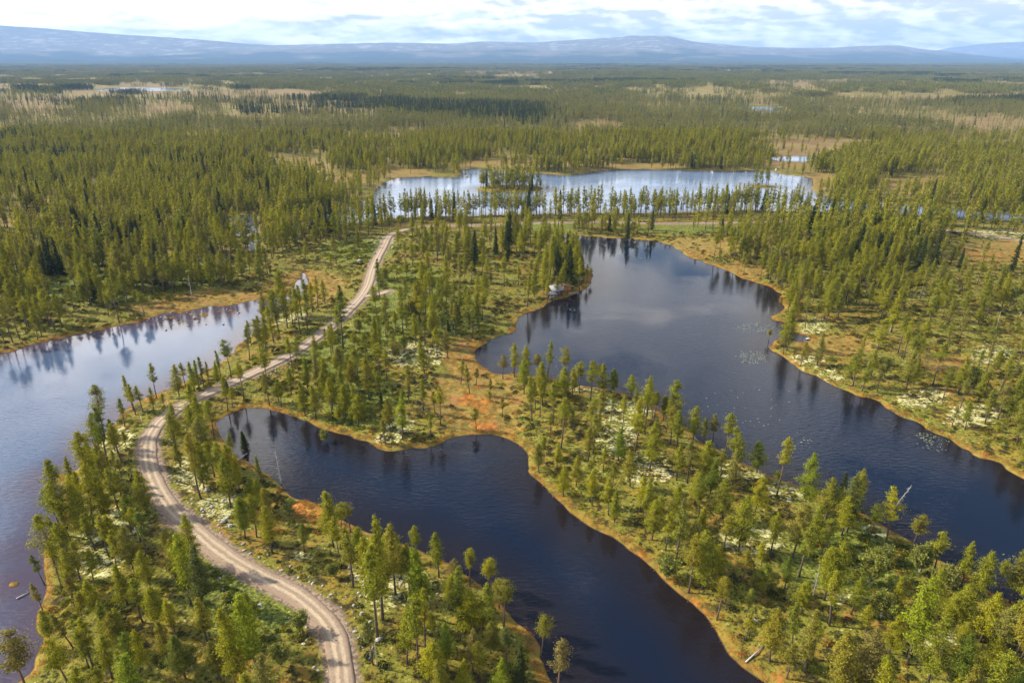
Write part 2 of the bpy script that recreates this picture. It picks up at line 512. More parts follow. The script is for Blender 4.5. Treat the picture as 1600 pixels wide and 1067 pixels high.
class Geo:
    """collects triangles"""
    def __init__(self):
        self.v, self.f, self.n = [], [], 0

    def add(self, V, F):
        V = np.asarray(V, float)
        self.v.append(V)
        self.f.append(np.asarray(F, int) + self.n)
        self.n += len(V)

    def tube(self, pts, rad, sides=5):
        pts = np.asarray(pts, float)
        n = len(pts)
        ring = []
        for i in range(n):
            t = pts[min(i + 1, n - 1)] - pts[max(i - 1, 0)]
            t = t / (np.linalg.norm(t) + 1e-9)
            a = np.cross(t, (0.31, 0.95, 0.05))
            if np.linalg.norm(a) < 0.1:
                a = np.cross(t, (1, 0, 0))
            a /= np.linalg.norm(a)
            b = np.cross(t, a)
            ang = np.arange(sides) * 2 * math.pi / sides
            ring.append(pts[i] + rad[i] * (np.cos(ang)[:, None] * a + np.sin(ang)[:, None] * b))
        V = np.vstack(ring)
        F = []
        for i in range(n - 1):
            for j in range(sides):
                k = (j + 1) % sides
                p, q, r, s_ = i * sides + j, i * sides + k, (i + 1) * sides + k, (i + 1) * sides + j
                F += [(p, q, r), (p, r, s_)]
        for j in range(1, sides - 1):
            F.append((0, j + 1, j))
            o = (n - 1) * sides
            F.append((o, o + j, o + j + 1))
        self.add(V, F)

    def box(self, c, h, rz=0.0):
        cx, cy_, cz = c
        hx, hy, hz = h
        V = np.array([(sx * hx, sy * hy, sz * hz) for sz in (-1, 1) for sy in (-1, 1) for sx in (-1, 1)], float)
        co, si = math.cos(rz), math.sin(rz)
        V = np.stack([V[:, 0] * co - V[:, 1] * si + cx, V[:, 0] * si + V[:, 1] * co + cy_, V[:, 2] + cz], 1)
        F = [(0, 2, 3), (0, 3, 1), (4, 5, 7), (4, 7, 6), (0, 1, 5), (0, 5, 4), (2, 6, 7), (2, 7, 3), (0, 4, 6), (0, 6, 2), (1, 3, 7), (1, 7, 5)]
        self.add(V, F)

    def tris(self, P, N, size, aspect=0.8, spin=None):
        """leaf-sized triangles at P, facing N"""
        n = len(P)
        N = N / (np.linalg.norm(N, axis=1, keepdims=True) + 1e-9)
        r = rng.normal(size=(n, 3))
        A = np.cross(N, r)
        A /= np.linalg.norm(A, axis=1, keepdims=True) + 1e-9
        B = np.cross(N, A)
        s = np.asarray(size)[:, None]
        j = rng.uniform(0.7, 1.3, (n, 3))
        V = np.stack([P + A * s * j[:, :1], P - A * s * 0.5 * j[:, 1:2] + B * s * aspect, P - A * s * 0.5 - B * s * aspect * j[:, 2:]], 1).reshape(-1, 3)
        F = np.arange(3 * n).reshape(-1, 3)
        self.add(V, F)

    def arrays(self):
        return np.vstack(self.v), np.vstack(self.f)

    def mesh(self, name, mat, smooth=False):
        V, F = self.arrays()
        return mesh_np(name, V, F, [mat], smooth=smooth)


# ------------------------------------------------------------------ materials
def new_mat(name):
    m = bpy.data.materials.new(name)
    m.use_nodes = True
    t = NT(m.node_tree)
    t.n.clear()
    out = t.node("ShaderNodeOutputMaterial")
    return m, t, out


def principled(t, out, **kw):
    b = t.node("ShaderNodeBsdfPrincipled")
    for k, v in kw.items():
        t.put(b.inputs[k.replace("_", " ")], v)
    t.l.new(b.outputs[0], out.inputs["Surface"])
    return b


def foliage_mat(name, c1, c2, c3, trans=0.30):
    m, t, out = new_mat(name)
    oi = t.node("ShaderNodeObjectInfo")
    geo = t.node("ShaderNodeNewGeometry")
    col = t.mix(oi.outputs["Random"], c1, c2)
    r2 = t.math("FRACT", t.math("MULTIPLY", oi.outputs["Random"], 17.31))
    col = t.mix(t.ramp(r2, 0.70, 1.0, 0.0, 0.8), col, c3)
    isl = geo.outputs["Random Per Island"]
    col = t.mix(t.math("MULTIPLY", isl, 0.5), col, c1)
    hs = t.node("ShaderNodeHueSaturation")
    t.put(hs.inputs["Value"], t.ramp(isl, 0.0, 1.0, 0.62, 1.4))
    t.put(hs.inputs["Color"], col)
    fin = t.mix(1.0, hs.outputs[0], oi.outputs["Color"], "MULTIPLY")
    d = t.node("ShaderNodeBsdfDiffuse")
    t.put(d.inputs["Color"], fin)
    tr = t.node("ShaderNodeBsdfTranslucent")
    t.put(tr.inputs["Color"], t.mix(1.0, fin, (1.25, 1.1, 0.55), "MULTIPLY"))
    mx = t.node("ShaderNodeMixShader")
    mx.inputs[0].default_value = trans
    t.l.new(d.outputs[0], mx.inputs[1])
    t.l.new(tr.outputs[0], mx.inputs[2])
    t.l.new(mx.outputs[0], out.inputs["Surface"])
    return m


M_PINE = foliage_mat("pine_needles", (0.262, 0.258, 0.022), (0.135, 0.168, 0.028), (0.190, 0.165, 0.070), 0.38)
M_SPRUCE = foliage_mat("spruce_needles", (0.046, 0.060, 0.016), (0.052, 0.068, 0.020), (0.06, 0.07, 0.022), 0.2)
M_BIRCH = foliage_mat("birch_leaves", (0.24, 0.25, 0.055), (0.18, 0.21, 0.06), (0.30, 0.25, 0.06), 0.4)
M_FOREST = foliage_mat("far_needles", (0.200, 0.208, 0.052), (0.090, 0.118, 0.046), (0.180, 0.160, 0.085), 0.33)  # greyer than the near needles: some distance haze painted into the colour
M_DARKFOREST = foliage_mat("far_spruce_needles", (0.055, 0.080, 0.036), (0.045, 0.070, 0.036), (0.080, 0.090, 0.045), 0.25)
M_SHRUB = foliage_mat("shrub_leaves", (0.22, 0.19, 0.022), (0.09, 0.10, 0.02), (0.28, 0.13, 0.025), 0.3)
M_LUSH = foliage_mat("lush_leaves", (0.18, 0.205, 0.022), (0.10, 0.13, 0.020), (0.24, 0.20, 0.03), 0.32)
M_JUNI = foliage_mat("dark_juniper", (0.045, 0.058, 0.020), (0.060, 0.060, 0.022), (0.10, 0.07, 0.03), 0.2)
M_SEDGE = foliage_mat("sedge_blades", (0.36, 0.20, 0.045), (0.42, 0.13, 0.025), (0.26, 0.21, 0.05), 0.3)


def bark_mat(name, lo, hi, grey):
    m, t, out = new_mat(name)
    tc = t.node("ShaderNodeTexCoord")
    geo = t.node("ShaderNodeNewGeometry")
    n = t.noise(geo.outputs["Position"], 3.0, 3)
    sep = t.node("ShaderNodeSeparateXYZ")
    t.put(sep.inputs[0], tc.outputs["Object"])
    f = t.ramp(sep.outputs[2], 3.0, 8.5)
    col = t.mix(f, lo, hi)
    col = t.mix(t.ramp(n, 0.45, 0.75, 0, 0.6), col, grey)
    principled(t, out, Base_Color=col, Roughness=0.9)
    return m


M_BARK = bark_mat("pine_bark", (0.085, 0.060, 0.045), (0.23, 0.12, 0.06), (0.16, 0.13, 0.11))
M_DEAD = bark_mat("dead_wood", (0.42, 0.39, 0.36), (0.52, 0.49, 0.46), (0.25, 0.22, 0.20))
M_BIRCHBARK = bark_mat("birch_bark", (0.50, 0.46, 0.40), (0.45, 0.40, 0.34), (0.12, 0.10, 0.09))


def ground_mat():
    m, t, out = new_mat("heath_ground")
    geo = t.node("ShaderNodeNewGeometry")
    P = geo.outputs["Position"]
    shore, bog, rust, lich, lush, road, far = (t.attr(a) for a in ("shore", "bog", "rust", "lichen", "lush", "roadd", "far"))
    a = t.noise(P, 0.55, 5, 0.65)
    b = t.noise(P, 0.16, 5, 0.6)
    c = t.noise(P, 1.7, 4, 0.65)
    d = t.noise(P, 0.035, 4, 0.55)
    # heath
    col = t.mix(t.ramp(a, 0.40, 0.58), (0.042, 0.034, 0.010), (0.235, 0.180, 0.024))
    col = t.mix(t.ramp(b, 0.43, 0.58), col, (0.165, 0.160, 0.020))
    col = t.mix(t.ramp(c, 0.56, 0.70, 0, 0.75), col, (0.24, 0.150, 0.040))
    col = t.mix(t.ramp(c, 0.48, 0.38, 0, 0.92), col, (0.018, 0.018, 0.007))
    col = t.mix(t.math("MULTIPLY", t.ramp(a, 0.52, 0.66), t.ramp(d, 0.50, 0.62)), col, (0.30, 0.13, 0.032))
    # lush green undergrowth
    col = t.mix(t.math("MULTIPLY", lush, t.ramp(a, 0.35, 0.55, 0.45, 1.0)), col, t.mix(t.ramp(c, 0.35, 0.65), (0.035, 0.055, 0.012), (0.21, 0.23, 0.03)))
    # mire: gold and tan
    bcol = t.mix(t.ramp(a, 0.35, 0.62), (0.13, 0.11, 0.024), (0.27, 0.185, 0.042))
    bcol = t.mix(t.ramp(c, 0.55, 0.72, 0, 0.7), bcol, (0.34, 0.25, 0.10))
    bcol = t.mix(t.ramp(b, 0.52, 0.66, 0, 0.8), bcol, (0.27, 0.13, 0.045))
    bcol = t.mix(t.ramp(c, 0.42, 0.32, 0, 0.6), bcol, (0.07, 0.05, 0.016))
    col = t.mix(t.ramp(t.math("ADD", bog, t.math("MULTIPLY", t.math("SUBTRACT", a, 0.5), 0.7)), 0.3, 0.65), col, bcol)
    # rust-red moss
    rr = t.math("ADD", t.math("MULTIPLY", rust, 0.58), t.math("ADD", t.math("MULTIPLY", t.math("SUBTRACT", b, 0.5), 1.6), t.math("MULTIPLY", t.math("SUBTRACT", c, 0.5), 1.2)))
    rcol = t.mix(t.ramp(a, 0.38, 0.6), (0.24, 0.085, 0.020), (0.50, 0.155, 0.022))
    col = t.mix(t.ramp(rr, 0.52, 0.80), col, rcol)
    # lichen mats
    ll = t.math("ADD", t.math("MULTIPLY", lich, 0.34), t.math("ADD", t.math("MULTIPLY", a, 0.60), t.math("MULTIPLY", c, 0.40)))
    lf = t.math("MULTIPLY", t.ramp(ll, 0.815, 0.92), t.ramp(lich, 0.0, 0.25, 0.0, 1.0))
    stray = t.math("MULTIPLY", t.ramp(c, 0.60, 0.68), t.ramp(b, 0.48, 0.58, 0.0, 0.8))
    stray = t.math("MULTIPLY", stray, t.ramp(bog, 0.6, 0.1))
    lcol = t.mix(t.ramp(c, 0.35, 0.65), (0.27, 0.26, 0.11), (0.54, 0.52, 0.27))
    col = t.mix(t.math("MAXIMUM", lf, stray), col, lcol)
    # far plain: below the trees, tan and olive
    fcol = t.mix(t.ramp(d, 0.45, 0.6), (0.15, 0.13, 0.032), (0.24, 0.175, 0.060))
    fcol = t.mix(t.ramp(bog, 0.2, 0.7), fcol, t.mix(t.ramp(d, 0.42, 0.6), (0.20, 0.150, 0.052), (0.17, 0.105, 0.045)))
    col = t.mix(far, col, fcol)
    # sedge rim along the water
    sw = t.math("ADD", shore, t.math("MULTIPLY", t.math("SUBTRACT", a, 0.5), 3.5))
    scol = t.mix(t.ramp(a, 0.38, 0.62), (0.10, 0.085, 0.020), (0.31, 0.14, 0.028))
    scol = t.mix(t.ramp(b, 0.42, 0.62), scol, (0.24, 0.19, 0.035))
    col = t.mix(t.math("MULTIPLY", t.math("MULTIPLY", t.ramp(sw, 2.2, 0.7), t.ramp(t.noise(P, 0.09, 3, 0.6), 0.38, 0.56, 0.2, 1.0)), t.math("SUBTRACT", 1.0, far)), col, scol)
    # dark peaty edge and lake bed
    col = t.mix(t.ramp(shore, 0.25, -0.05), col, (0.045, 0.026, 0.014))
    # gravel verges
    rw = t.math("ADD", road, t.math("MULTIPLY", t.math("SUBTRACT", c, 0.5), 2.2))
    rw = t.math("ADD", rw, t.math("MULTIPLY", t.math("SUBTRACT", b, 0.5), 3.0))
    gcol = t.mix(t.ramp(c, 0.35, 0.65), (0.13, 0.09, 0.062), (0.34, 0.26, 0.20))
    col = t.mix(t.ramp(rw, 3.0, 2.0), col, gcol)
    bump = t.node("ShaderNodeBump")
    t.put(bump.inputs["Strength"], t.math("SUBTRACT", 0.9, t.math("MULTIPLY", far, 0.9)))
    bump.inputs["Distance"].default_value = 0.35
    t.put(bump.inputs["Height"], t.math("ADD", a, t.math("MULTIPLY", c, 0.6)))
    principled(t, out, Base_Color=col, Roughness=0.95, Normal=bump.outputs[0]).inputs["Specular IOR Level"].default_value = 0.15
    return m


def water_mat(name, deep, shallow, ripple=1.0):
    m, t, out = new_mat(name)
    geo = t.node("ShaderNodeNewGeometry")
    P = geo.outputs["Position"]
    sh = t.attr("shore")
    calm = t.attr("calm")
    mp = t.node("ShaderNodeMapping")
    t.put(mp.inputs["Vector"], P)
    mp.inputs["Rotation"].default_value = (0, 0, math.radians(22))
    mp.inputs["Scale"].default_value = (0.55, 1.5, 1)
    w1 = t.noise(mp.outputs[0], 1.1, 3, 0.6, 0.4)
    w2 = t.noise(P, 0.022, 4, 0.55)
    amp = t.math("MULTIPLY", t.ramp(w2, 0.40, 0.58, 0.22, 1.0), calm)
    bump = t.node("ShaderNodeBump")
    bump.inputs["Distance"].default_value = 0.16
    t.put(bump.inputs["Strength"], t.math("MULTIPLY", amp, ripple))
    t.put(bump.inputs["Height"], w1)
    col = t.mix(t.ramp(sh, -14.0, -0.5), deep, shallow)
    b = principled(t, out, Base_Color=col, Roughness=t.math("ADD", 0.02, t.math("MULTIPLY", amp, 0.10)), IOR=1.333, Normal=bump.outputs[0])
    b.inputs["Specular IOR Level"].default_value = 0.5
    return m


M_GROUND = ground_mat()
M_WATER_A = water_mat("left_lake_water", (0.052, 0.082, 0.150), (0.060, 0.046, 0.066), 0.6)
M_WATER = water_mat("dark_lake_water", (0.005, 0.009, 0.022), (0.012, 0.009, 0.010), 0.55)
M_WATER_B = water_mat("far_lake_water", (0.15, 0.21, 0.32), (0.05, 0.06, 0.08), 0.9)  # pale blue base: part of the sky's reflection is put into the colour

m, t, out = new_mat("road_gravel")
geo = t.node("ShaderNodeNewGeometry")
across = t.attr("across")
n1 = t.noise(geo.outputs["Position"], 0.7, 5, 0.7)
n2 = t.noise(geo.outputs["Position"], 3.5, 4, 0.7)
ab = t.math("ABSOLUTE", t.math("ADD", across, t.math("MULTIPLY", t.math("SUBTRACT", n1, 0.5), 0.34)))
col = t.mix(t.ramp(n2, 0.3, 0.7), (0.21, 0.15, 0.105), (0.33, 0.245, 0.175))
trk = t.math("MULTIPLY", t.math("MULTIPLY", t.ramp(ab, 0.10, 0.28), t.ramp(ab, 0.62, 0.42)), t.ramp(n2, 0.25, 0.6, 0.45, 1.0))
col = t.mix(t.math("MULTIPLY", trk, 0.9), col, t.mix(n1, (0.37, 0.285, 0.19), (0.53, 0.43, 0.30)))
col = t.mix(t.math("MULTIPLY", t.ramp(ab, 0.16, 0.02), t.ramp(n1, 0.45, 0.6, 0.1, 0.7)), col, (0.27, 0.19, 0.11))
col = t.mix(t.math("MULTIPLY", t.ramp(ab, 0.72, 0.95), t.ramp(n2, 0.4, 0.6, 0.2, 0.9)), col, (0.24, 0.165, 0.115))
bump = t.node("ShaderNodeBump")
bump.inputs["Strength"].default_value = 0.5
bump.inputs["Distance"].default_value = 0.08
t.put(bump.inputs["Height"], n2)
principled(t, out, Base_Color=col, Roughness=0.95, Normal=bump.outputs[0])
M_ROAD = m

m, t, out = new_mat("grey_stone")
geo = t.node("ShaderNodeNewGeometry")
n1 = t.noise(geo.outputs["Position"], 2.2, 5, 0.65)
col = t.mix(t.ramp(n1, 0.38, 0.62), (0.16, 0.145, 0.13), (0.46, 0.44, 0.41))
principled(t, out, Base_Color=col, Roughness=0.9)
M_STONE = m


def flat_mat(name, c, rough=0.8, vary=0.25, scale=6.0):
    m, t, out = new_mat(name)
    geo = t.node("ShaderNodeNewGeometry")
    n = t.noise(geo.outputs["Position"], scale, 4, 0.6)
    principled(t, out, Base_Color=t.mix(n, tuple(x * (1 - vary) for x in c), tuple(min(1, x * (1 + vary)) for x in c)), Roughness=rough)
    return m


# ------------------------------------------------------------------ ground and lakes on one warped grid
def ground_grid():
    ys = [-60.0, -30.0, 0.0, 25.0, 45.0, 58.0]
    vs = list(np.linspace(1120, 100, 620))
    v2 = [unproject(800, q, 0)[1] for q in vs]
    ys = np.array(ys + [float(q) for q in v2 if q > 60] + [12500.0, 16000.0, 21000.0, 30000.0])
    t_in = np.linspace(-0.95, 0.95, 760)
    t_out = np.array([1.0, 1.06, 1.15, 1.3, 1.6, 2.1, 3.0])
    ts = np.concatenate([-t_out[::-1], t_in, t_out])
    Y = np.repeat(ys[:, None], len(ts), 1)
    # X = Y' * t keeps the cells about as wide as they look long
    X = np.maximum(Y * 1.0 + 30, 95) * ts[None, :]
    return X, Y


GX, GY = ground_grid()
shp = GX.shape
gx, gy = GX.ravel(), GY.ravel()
gh, gs, glid, gbog, gdr, gu, gv, gd = terrain(gx, gy, True)
near = gd < 900
g_rust = field(gu, gv, RUST) * near
g_lich = field(gu, gv, LICHEN) * near
g_lush = field(gu, gv, LUSH) * near
g_far = sstep(330, 800, gd)
gh = np.where(gd > 14000, np.minimum(gh, 6), gh)
idx = np.arange(gx.size).reshape(shp)
quads = np.stack([idx[:-1, :-1], idx[:-1, 1:], idx[1:, 1:], idx[1:, :-1]], -1).reshape(-1, 4)
gme = mesh_np("ground", np.stack([gx, gy, gh], 1), quads, [M_GROUND], smooth=True,
              attrs={"shore": np.clip(gs, -50, 50), "bog": gbog, "rust": g_rust, "lichen": g_lich, "lush": g_lush,
                     "roadd": np.minimum(gdr, 50), "far": g_far})
link("ground", gme, kind="structure")

# water: the cells of the same grid that touch a lake, one flat sheet per lake
q_s = gs[quads].min(1)
q_id = glid[quads[np.arange(len(quads)), gs[quads].argmin(1)]]
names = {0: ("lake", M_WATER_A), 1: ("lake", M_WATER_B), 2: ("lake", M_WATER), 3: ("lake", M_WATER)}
for i in range(4 + len(FAR_LAKES)):
    sel = (q_id == i) & (q_s < 0.4)
    if not sel.any():
        continue
    Q = quads[sel]
    used, inv = np.unique(Q, return_inverse=True)
    V = np.stack([gx[used], gy[used], np.zeros(len(used))], 1)
    sx, sy = gx[used], gy[used]
    # the wind ruffles open water; coves behind the trees stay calm
    calm = np.ones(len(used))
    uu, vv = gu[used], gv[used]
    if i == 0:
        calm = 0.25 + 0.75 * sstep(565, 640, vv)
    elif i == 3:
        calm = 0.3 + 0.7 * sstep(430, 560, uu)
    elif i == 2:
        calm = 0.35 + 0.65 * sstep(440, 560, vv + (uu - 900) * 0.12)
    else:
        calm = calm * 0.6
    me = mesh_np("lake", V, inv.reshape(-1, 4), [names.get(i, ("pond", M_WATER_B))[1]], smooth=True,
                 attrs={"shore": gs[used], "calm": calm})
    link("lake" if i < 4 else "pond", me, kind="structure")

# ------------------------------------------------------------------ gravel road


def ribbon(name, line, half, z, seed):
    seg = np.hypot(*(line[1:] - line[:-1]).T)
    cum = np.concatenate([[0], np.cumsum(seg)])
    n = int(cum[-1] / 0.8)
    s = np.linspace(0, cum[-1], n)
    cx, cy_ = np.interp(s, cum, line[:, 0]), np.interp(s, cum, line[:, 1])
    tx, ty = np.gradient(cx), np.gradient(cy_)
    L = np.hypot(tx, ty)
    nx, ny = -ty / L, tx / L
    ac = np.array([-1.12, -1.0, -0.8, -0.55, -0.42, -0.28, -0.1, 0.1, 0.28, 0.42, 0.55, 0.8, 1.0, 1.12])
    dz = np.array([-0.22, 0.0, 0.05, 0.04, 0.03, 0.05, 0.08, 0.08, 0.05, 0.03, 0.04, 0.05, 0.0, -0.22])
    wob = half * (1 + 0.09 * (fbm(cx, cy_, 5, 2, seed) - 0.5) * 2)
    wl = half * (1 + 0.16 * (fbm(cx, cy_, 4, 3, seed + 1) - 0.5) * 2)
    X = cx[:, None] + nx[:, None] * ac[None, :] * np.where(ac > 0, wob[:, None], wl[:, None])
    Y = cy_[:, None] + ny[:, None] * ac[None, :] * np.where(ac > 0, wob[:, None], wl[:, None])
    Z = z + np.repeat(dz[None, :], n, 0)
    V = np.stack([X, Y, Z], -1).reshape(-1, 3)
    id2 = np.arange(len(V)).reshape(n, len(ac))
    Q = np.stack([id2[:-1, :-1], id2[1:, :-1], id2[1:, 1:], id2[:-1, 1:]], -1).reshape(-1, 4)
    A = np.repeat(ac[None, :], n, 0).ravel()
    return link(name, mesh_np(name, V, Q, [M_ROAD], smooth=True, attrs={"across": A}), kind="structure")


_far = np.argmin(np.hypot(ROAD[:, 0] - unproject(648, 355.5, ROAD_Z)[0], ROAD[:, 1] - unproject(648, 355.5, ROAD_Z)[1]))
_far2 = np.argmin(np.hypot(ROAD[:, 0] - unproject(850, 348, ROAD_Z)[0], ROAD[:, 1] - unproject(850, 348, ROAD_Z)[1]))
ribbon("gravel_road", ROAD[:_far + 1], 1.62, ROAD_Z, 5)
ribbon("gravel_track", ROAD[_far2:], 0.75, ROAD_Z - 0.02, 6)
ribbon("gravel_track", SPUR, 1.3, ROAD_Z - 0.004, 8)

# ------------------------------------------------------------------ mountains
M_FELL, t, out = new_mat("fell_slopes")
geo = t.node("ShaderNodeNewGeometry")
hh = t.attr("rel")
sl = t.noise(geo.outputs["Position"], 0.0009, 6, 0.62)
s2 = t.noise(geo.outputs["Position"], 0.0035, 4, 0.6)
f = t.math("ADD", hh, t.math("MULTIPLY", t.math("SUBTRACT", sl, 0.5), 1.5))
col = t.mix(t.ramp(f, 0.22, 0.42), (0.030, 0.045, 0.030), (0.14, 0.125, 0.095))
col = t.mix(t.ramp(f, 0.42, 0.66), col, (0.15, 0.14, 0.125))
col = t.mix(t.math("MULTIPLY", t.ramp(s2, 0.52, 0.62), t.ramp(f, 0.35, 0.6)), col, (0.36, 0.34, 0.32))
principled(t, out, Base_Color=col, Roughness=1.0).inputs["Specular IOR Level"].default_value = 0


def mountains(name, prof, d0, d1, d2, nu, nd, seed, base_v):
    pu = np.array([p[0] for p in prof], float)
    pv = np.array([p[1] for p in prof], float)
    U = np.linspace(pu[0], pu[-1], nu)
    ang = (U - 800) / FPX
    ridge_v = np.interp(U, pu, pv)
    D = np.concatenate([np.linspace(d0, d1, nd), np.linspace(d1, d2, nd // 3)[1:]])
    # ridge height from its pixel row at distance d1
    b = -(ridge_v - 533.5) / FPX
    dy, dz = CP + b * SP, -SP + b * CP
    H = CAM_H + dz / dy * d1
    X = (D[:, None] * (ang / (CP + 0.414 * SP))[None, :])
    Y = np.repeat(D[:, None], nu, 1)
    tt = np.clip((D - d0) / (d1 - d0), 0, 1)[:, None]
    back = np.clip((D - d1) / (d2 - d1), 0, 1)[:, None]
    n = fbm(X, Y, 4200, 5, seed, 0.52)
    n2 = fbm(X, Y, 1300, 4, seed + 9, 0.5)
    shape = (0.30 * tt + 0.70 * tt ** 2.2) * (1 - 0.4 * back)
    W = 4 * tt * (1 - tt)
    Z = H[None, :] * (shape + W * (n - 0.5) * 0.55 + W * (n2 - 0.5) * 0.16) - 30 * (1 - sstep(0, 0.05, tt))
    Z = Z + (n2 - 0.5) * H[None, :] * 0.05 * tt
    rel = Z / 520.0
    V = np.stack([X, Y, Z], -1).reshape(-1, 3)
    id2 = np.arange(len(V)).reshape(X.shape)
    Q = np.stack([id2[:-1, :-1], id2[:-1, 1:], id2[1:, 1:], id2[1:, :-1]], -1).reshape(-1, 4)
    link(name, mesh_np(name, V, Q, [M_FELL], smooth=True, attrs={"rel": rel.ravel()}), kind="structure")


mountains("mountain_range", [(-500, 44), (-200, 38), (0, 39), (60, 43), (150, 51), (220, 56), (300, 61), (380, 68), (430, 71), (520, 69), (600, 67), (700, 68.5), (760, 65), (830, 67), (890, 63),
    (950, 60), (985, 56), (1040, 57), (1080, 65), (1120, 69), (1180, 74), (1240, 75), (1300, 75), (1340, 72), (1400, 71), (1430, 76), (1500, 83), (1560, 90), (1620, 93.5), (1900, 93.5)],
    11500, 19000, 23000, 520, 90, 51, 100)
mountains("far_mountain", [(1400, 92), (1440, 84), (1480, 75), (1520, 70), (1560, 66.5), (1600, 65), (1680, 67), (1760, 72), (2000, 70), (2300, 80)], 25000, 28500, 29800, 140, 30, 87, 94)

# ------------------------------------------------------------------ tree prototypes (unit: metres)


def pine_arrays(H, base, R, seed, detail=1.0, round_top=0.5, gap=0.12, leaf=0.26, lean=0.0):
    """returns (trunk Geo, crown Geo). base = share of bare trunk, R = crown radius"""
    rg = np.random.default_rng(seed)
    T, C = Geo(), Geo()
    n = 6
    zs = np.linspace(0, 1, n)
    bx = np.cumsum(rg.normal(0, 0.09, n)) * (H / 13)
    by = np.cumsum(rg.normal(0, 0.09, n)) * (H / 13)
    bx -= bx[0]
    by -= by[0]
    bx += lean * zs ** 1.4 * H

    def axis(z):
        q = z / H
        return np.array([np.interp(q, zs, bx), np.interp(q, zs, by), z])
    r0 = 0.0135 * H + 0.02
    sides = 6 if detail > 0.6 else (4 if detail > 0.2 else 3)
    T.tube([axis(z * H * 0.97) - np.array([0, 0, 0.3 if i == 0 else 0]) for i, z in enumerate(zs)], [r0 * (1 - 0.86 * z) for z in zs], sides)
    zc = base * H
    nw = max(5, int((H - zc) / (0.42 if detail > 0.6 else 0.7 if detail > 0.2 else 1.2)))
    P, N, S = [], [], []
    skipside = rg.uniform(0, 2 * math.pi)
    for k in range(nw):
        q = (k + rg.uniform(-.3, .3)) / nw
        q = min(max(q, 0.0), 0.985)
        z = zc + q * (H - zc)
        # narrow crown, widest about a third of the way up
        prof = (min(1, (q + 0.12) / 0.30) ** 0.7) * (1 - max(0, (q - 0.16) / 0.84) ** (0.95 + round_top)) + 0.07
        nb = rg.integers(3, 6)
        a0 = rg.uniform(0, 6.28)
        for j in range(nb):
            if rg.random() < gap:
                continue
            az = a0 + j * 6.283 / nb + rg.normal(0, 0.25)
            L = R * prof * rg.uniform(0.55, 1.18)
            if math.cos(az - skipside) > 0.5 and q < 0.5:
                L *= 0.65
            el = 0.05 + 0.75 * q + rg.normal(0, 0.12)
            d = np.array([math.cos(az) * math.cos(el), math.sin(az) * math.cos(el), math.sin(el)])
            p0 = axis(z)
            p1 = p0 + d * L * 0.6
            p2 = p0 + d * L + np.array([0, 0, 0.10 * L])
            if detail > 0.3:
                T.tube([p0, p1, p2], [0.045, 0.028, 0.008], 3)
            nt = max(1, int(L * (4.2 if detail > 0.6 else 2.0 if detail > 0.2 else 1.3) + 1))
            for i in range(nt):
                f = 0.30 + 0.74 * (i + rg.random()) / nt
                c = p0 + d * L * f + np.array([0, 0, 0.10 * L * f])
                m_ = 14 if detail > 0.6 else (4 if detail > 0.2 else 1)
                sp = 0.10 + 0.17 * L * (0.5 + 0.5 * f)
                P.append(c + rg.normal(0, 1, (m_, 3)) * np.array([sp, sp, 0.13 + 0.03 * L]))
                nn = rg.normal(0, 0.55, (m_, 3)) + np.array([0, 0, 0.55]) + d * 0.9
                N.append(nn)
                S.append(rg.uniform(0.75, 1.25, m_) * leaf)
    # bare dead snaggy twigs below the crown
    if detail > 0.6:
        for _ in range(int(rg.integers(4, 9))):
            z = rg.uniform(0.45 * zc, zc)
            az = rg.uniform(0, 6.28)
            L = rg.uniform(0.4, 1.0) * R * 0.55
            p0 = axis(z)
            T.tube([p0, p0 + np.array([math.cos(az) * L, math.sin(az) * L, 0.05 * L])], [0.03, 0.008], 3)
    # leading shoot
    tip = axis(H * 0.97)
    m_ = 16 if detail > 0.6 else 5
    P.append(tip + rg.normal(0, 1, (m_, 3)) * np.array([0.16, 0.16, 0.30]))
    N.append(rg.normal(0, 1, (m_, 3)))
    S.append(np.full(m_, leaf * 0.8))
    C.tris(np.vstack(P), np.vstack(N), np.concatenate(S), 0.55)
    return T, C


def spruce_arrays(H, R, seed, detail=1.0, leaf=0.28):
    rg = np.random.default_rng(seed)
    T, C = Geo(), Geo()
    T.tube([(0, 0, -0.3), (0, 0, H * 0.5), (0, 0, H)], [0.012 * H + 0.03, 0.008 * H, 0.01], 5)
    P, N, S = [], [], []
    nw = int(H / (0.38 if detail > 0.6 else 0.8))
    for k in range(nw):
        q = (k + 0.5) / nw
        z = H * (0.06 + 0.93 * q)
        rr = R * (1 - q) ** 0.85 * rg.uniform(0.8, 1.12) + 0.12
        nb = 8 if detail > 0.6 else 5
        for j in range(nb):
            az = rg.uniform(0, 6.28)
            L = rr * rg.uniform(0.75, 1.1)
            d = np.array([math.cos(az), math.sin(az), -0.18 + 0.35 * q])
            nt = max(1, int(L * (4 if detail > 0.6 else 2)) + 1)
            for i in range(nt):
                f = 0.2 + 0.8 * (i + rg.random()) / nt
                m_ = 4 if detail > 0.6 else 2
                P.append(np.array([0, 0, z]) + d * L * f + rg.normal(0, 1, (m_, 3)) * np.array([0.12, 0.12, 0.10]))
                N.append(rg.normal(0, 0.5, (m_, 3)) + np.array([d[0] * .7, d[1] * .7, 0.8]))
                S.append(rg.uniform(0.7, 1.2, m_) * leaf)
    C.tris(np.vstack(P), np.vstack(N), np.concatenate(S), 0.55)
    return T, C


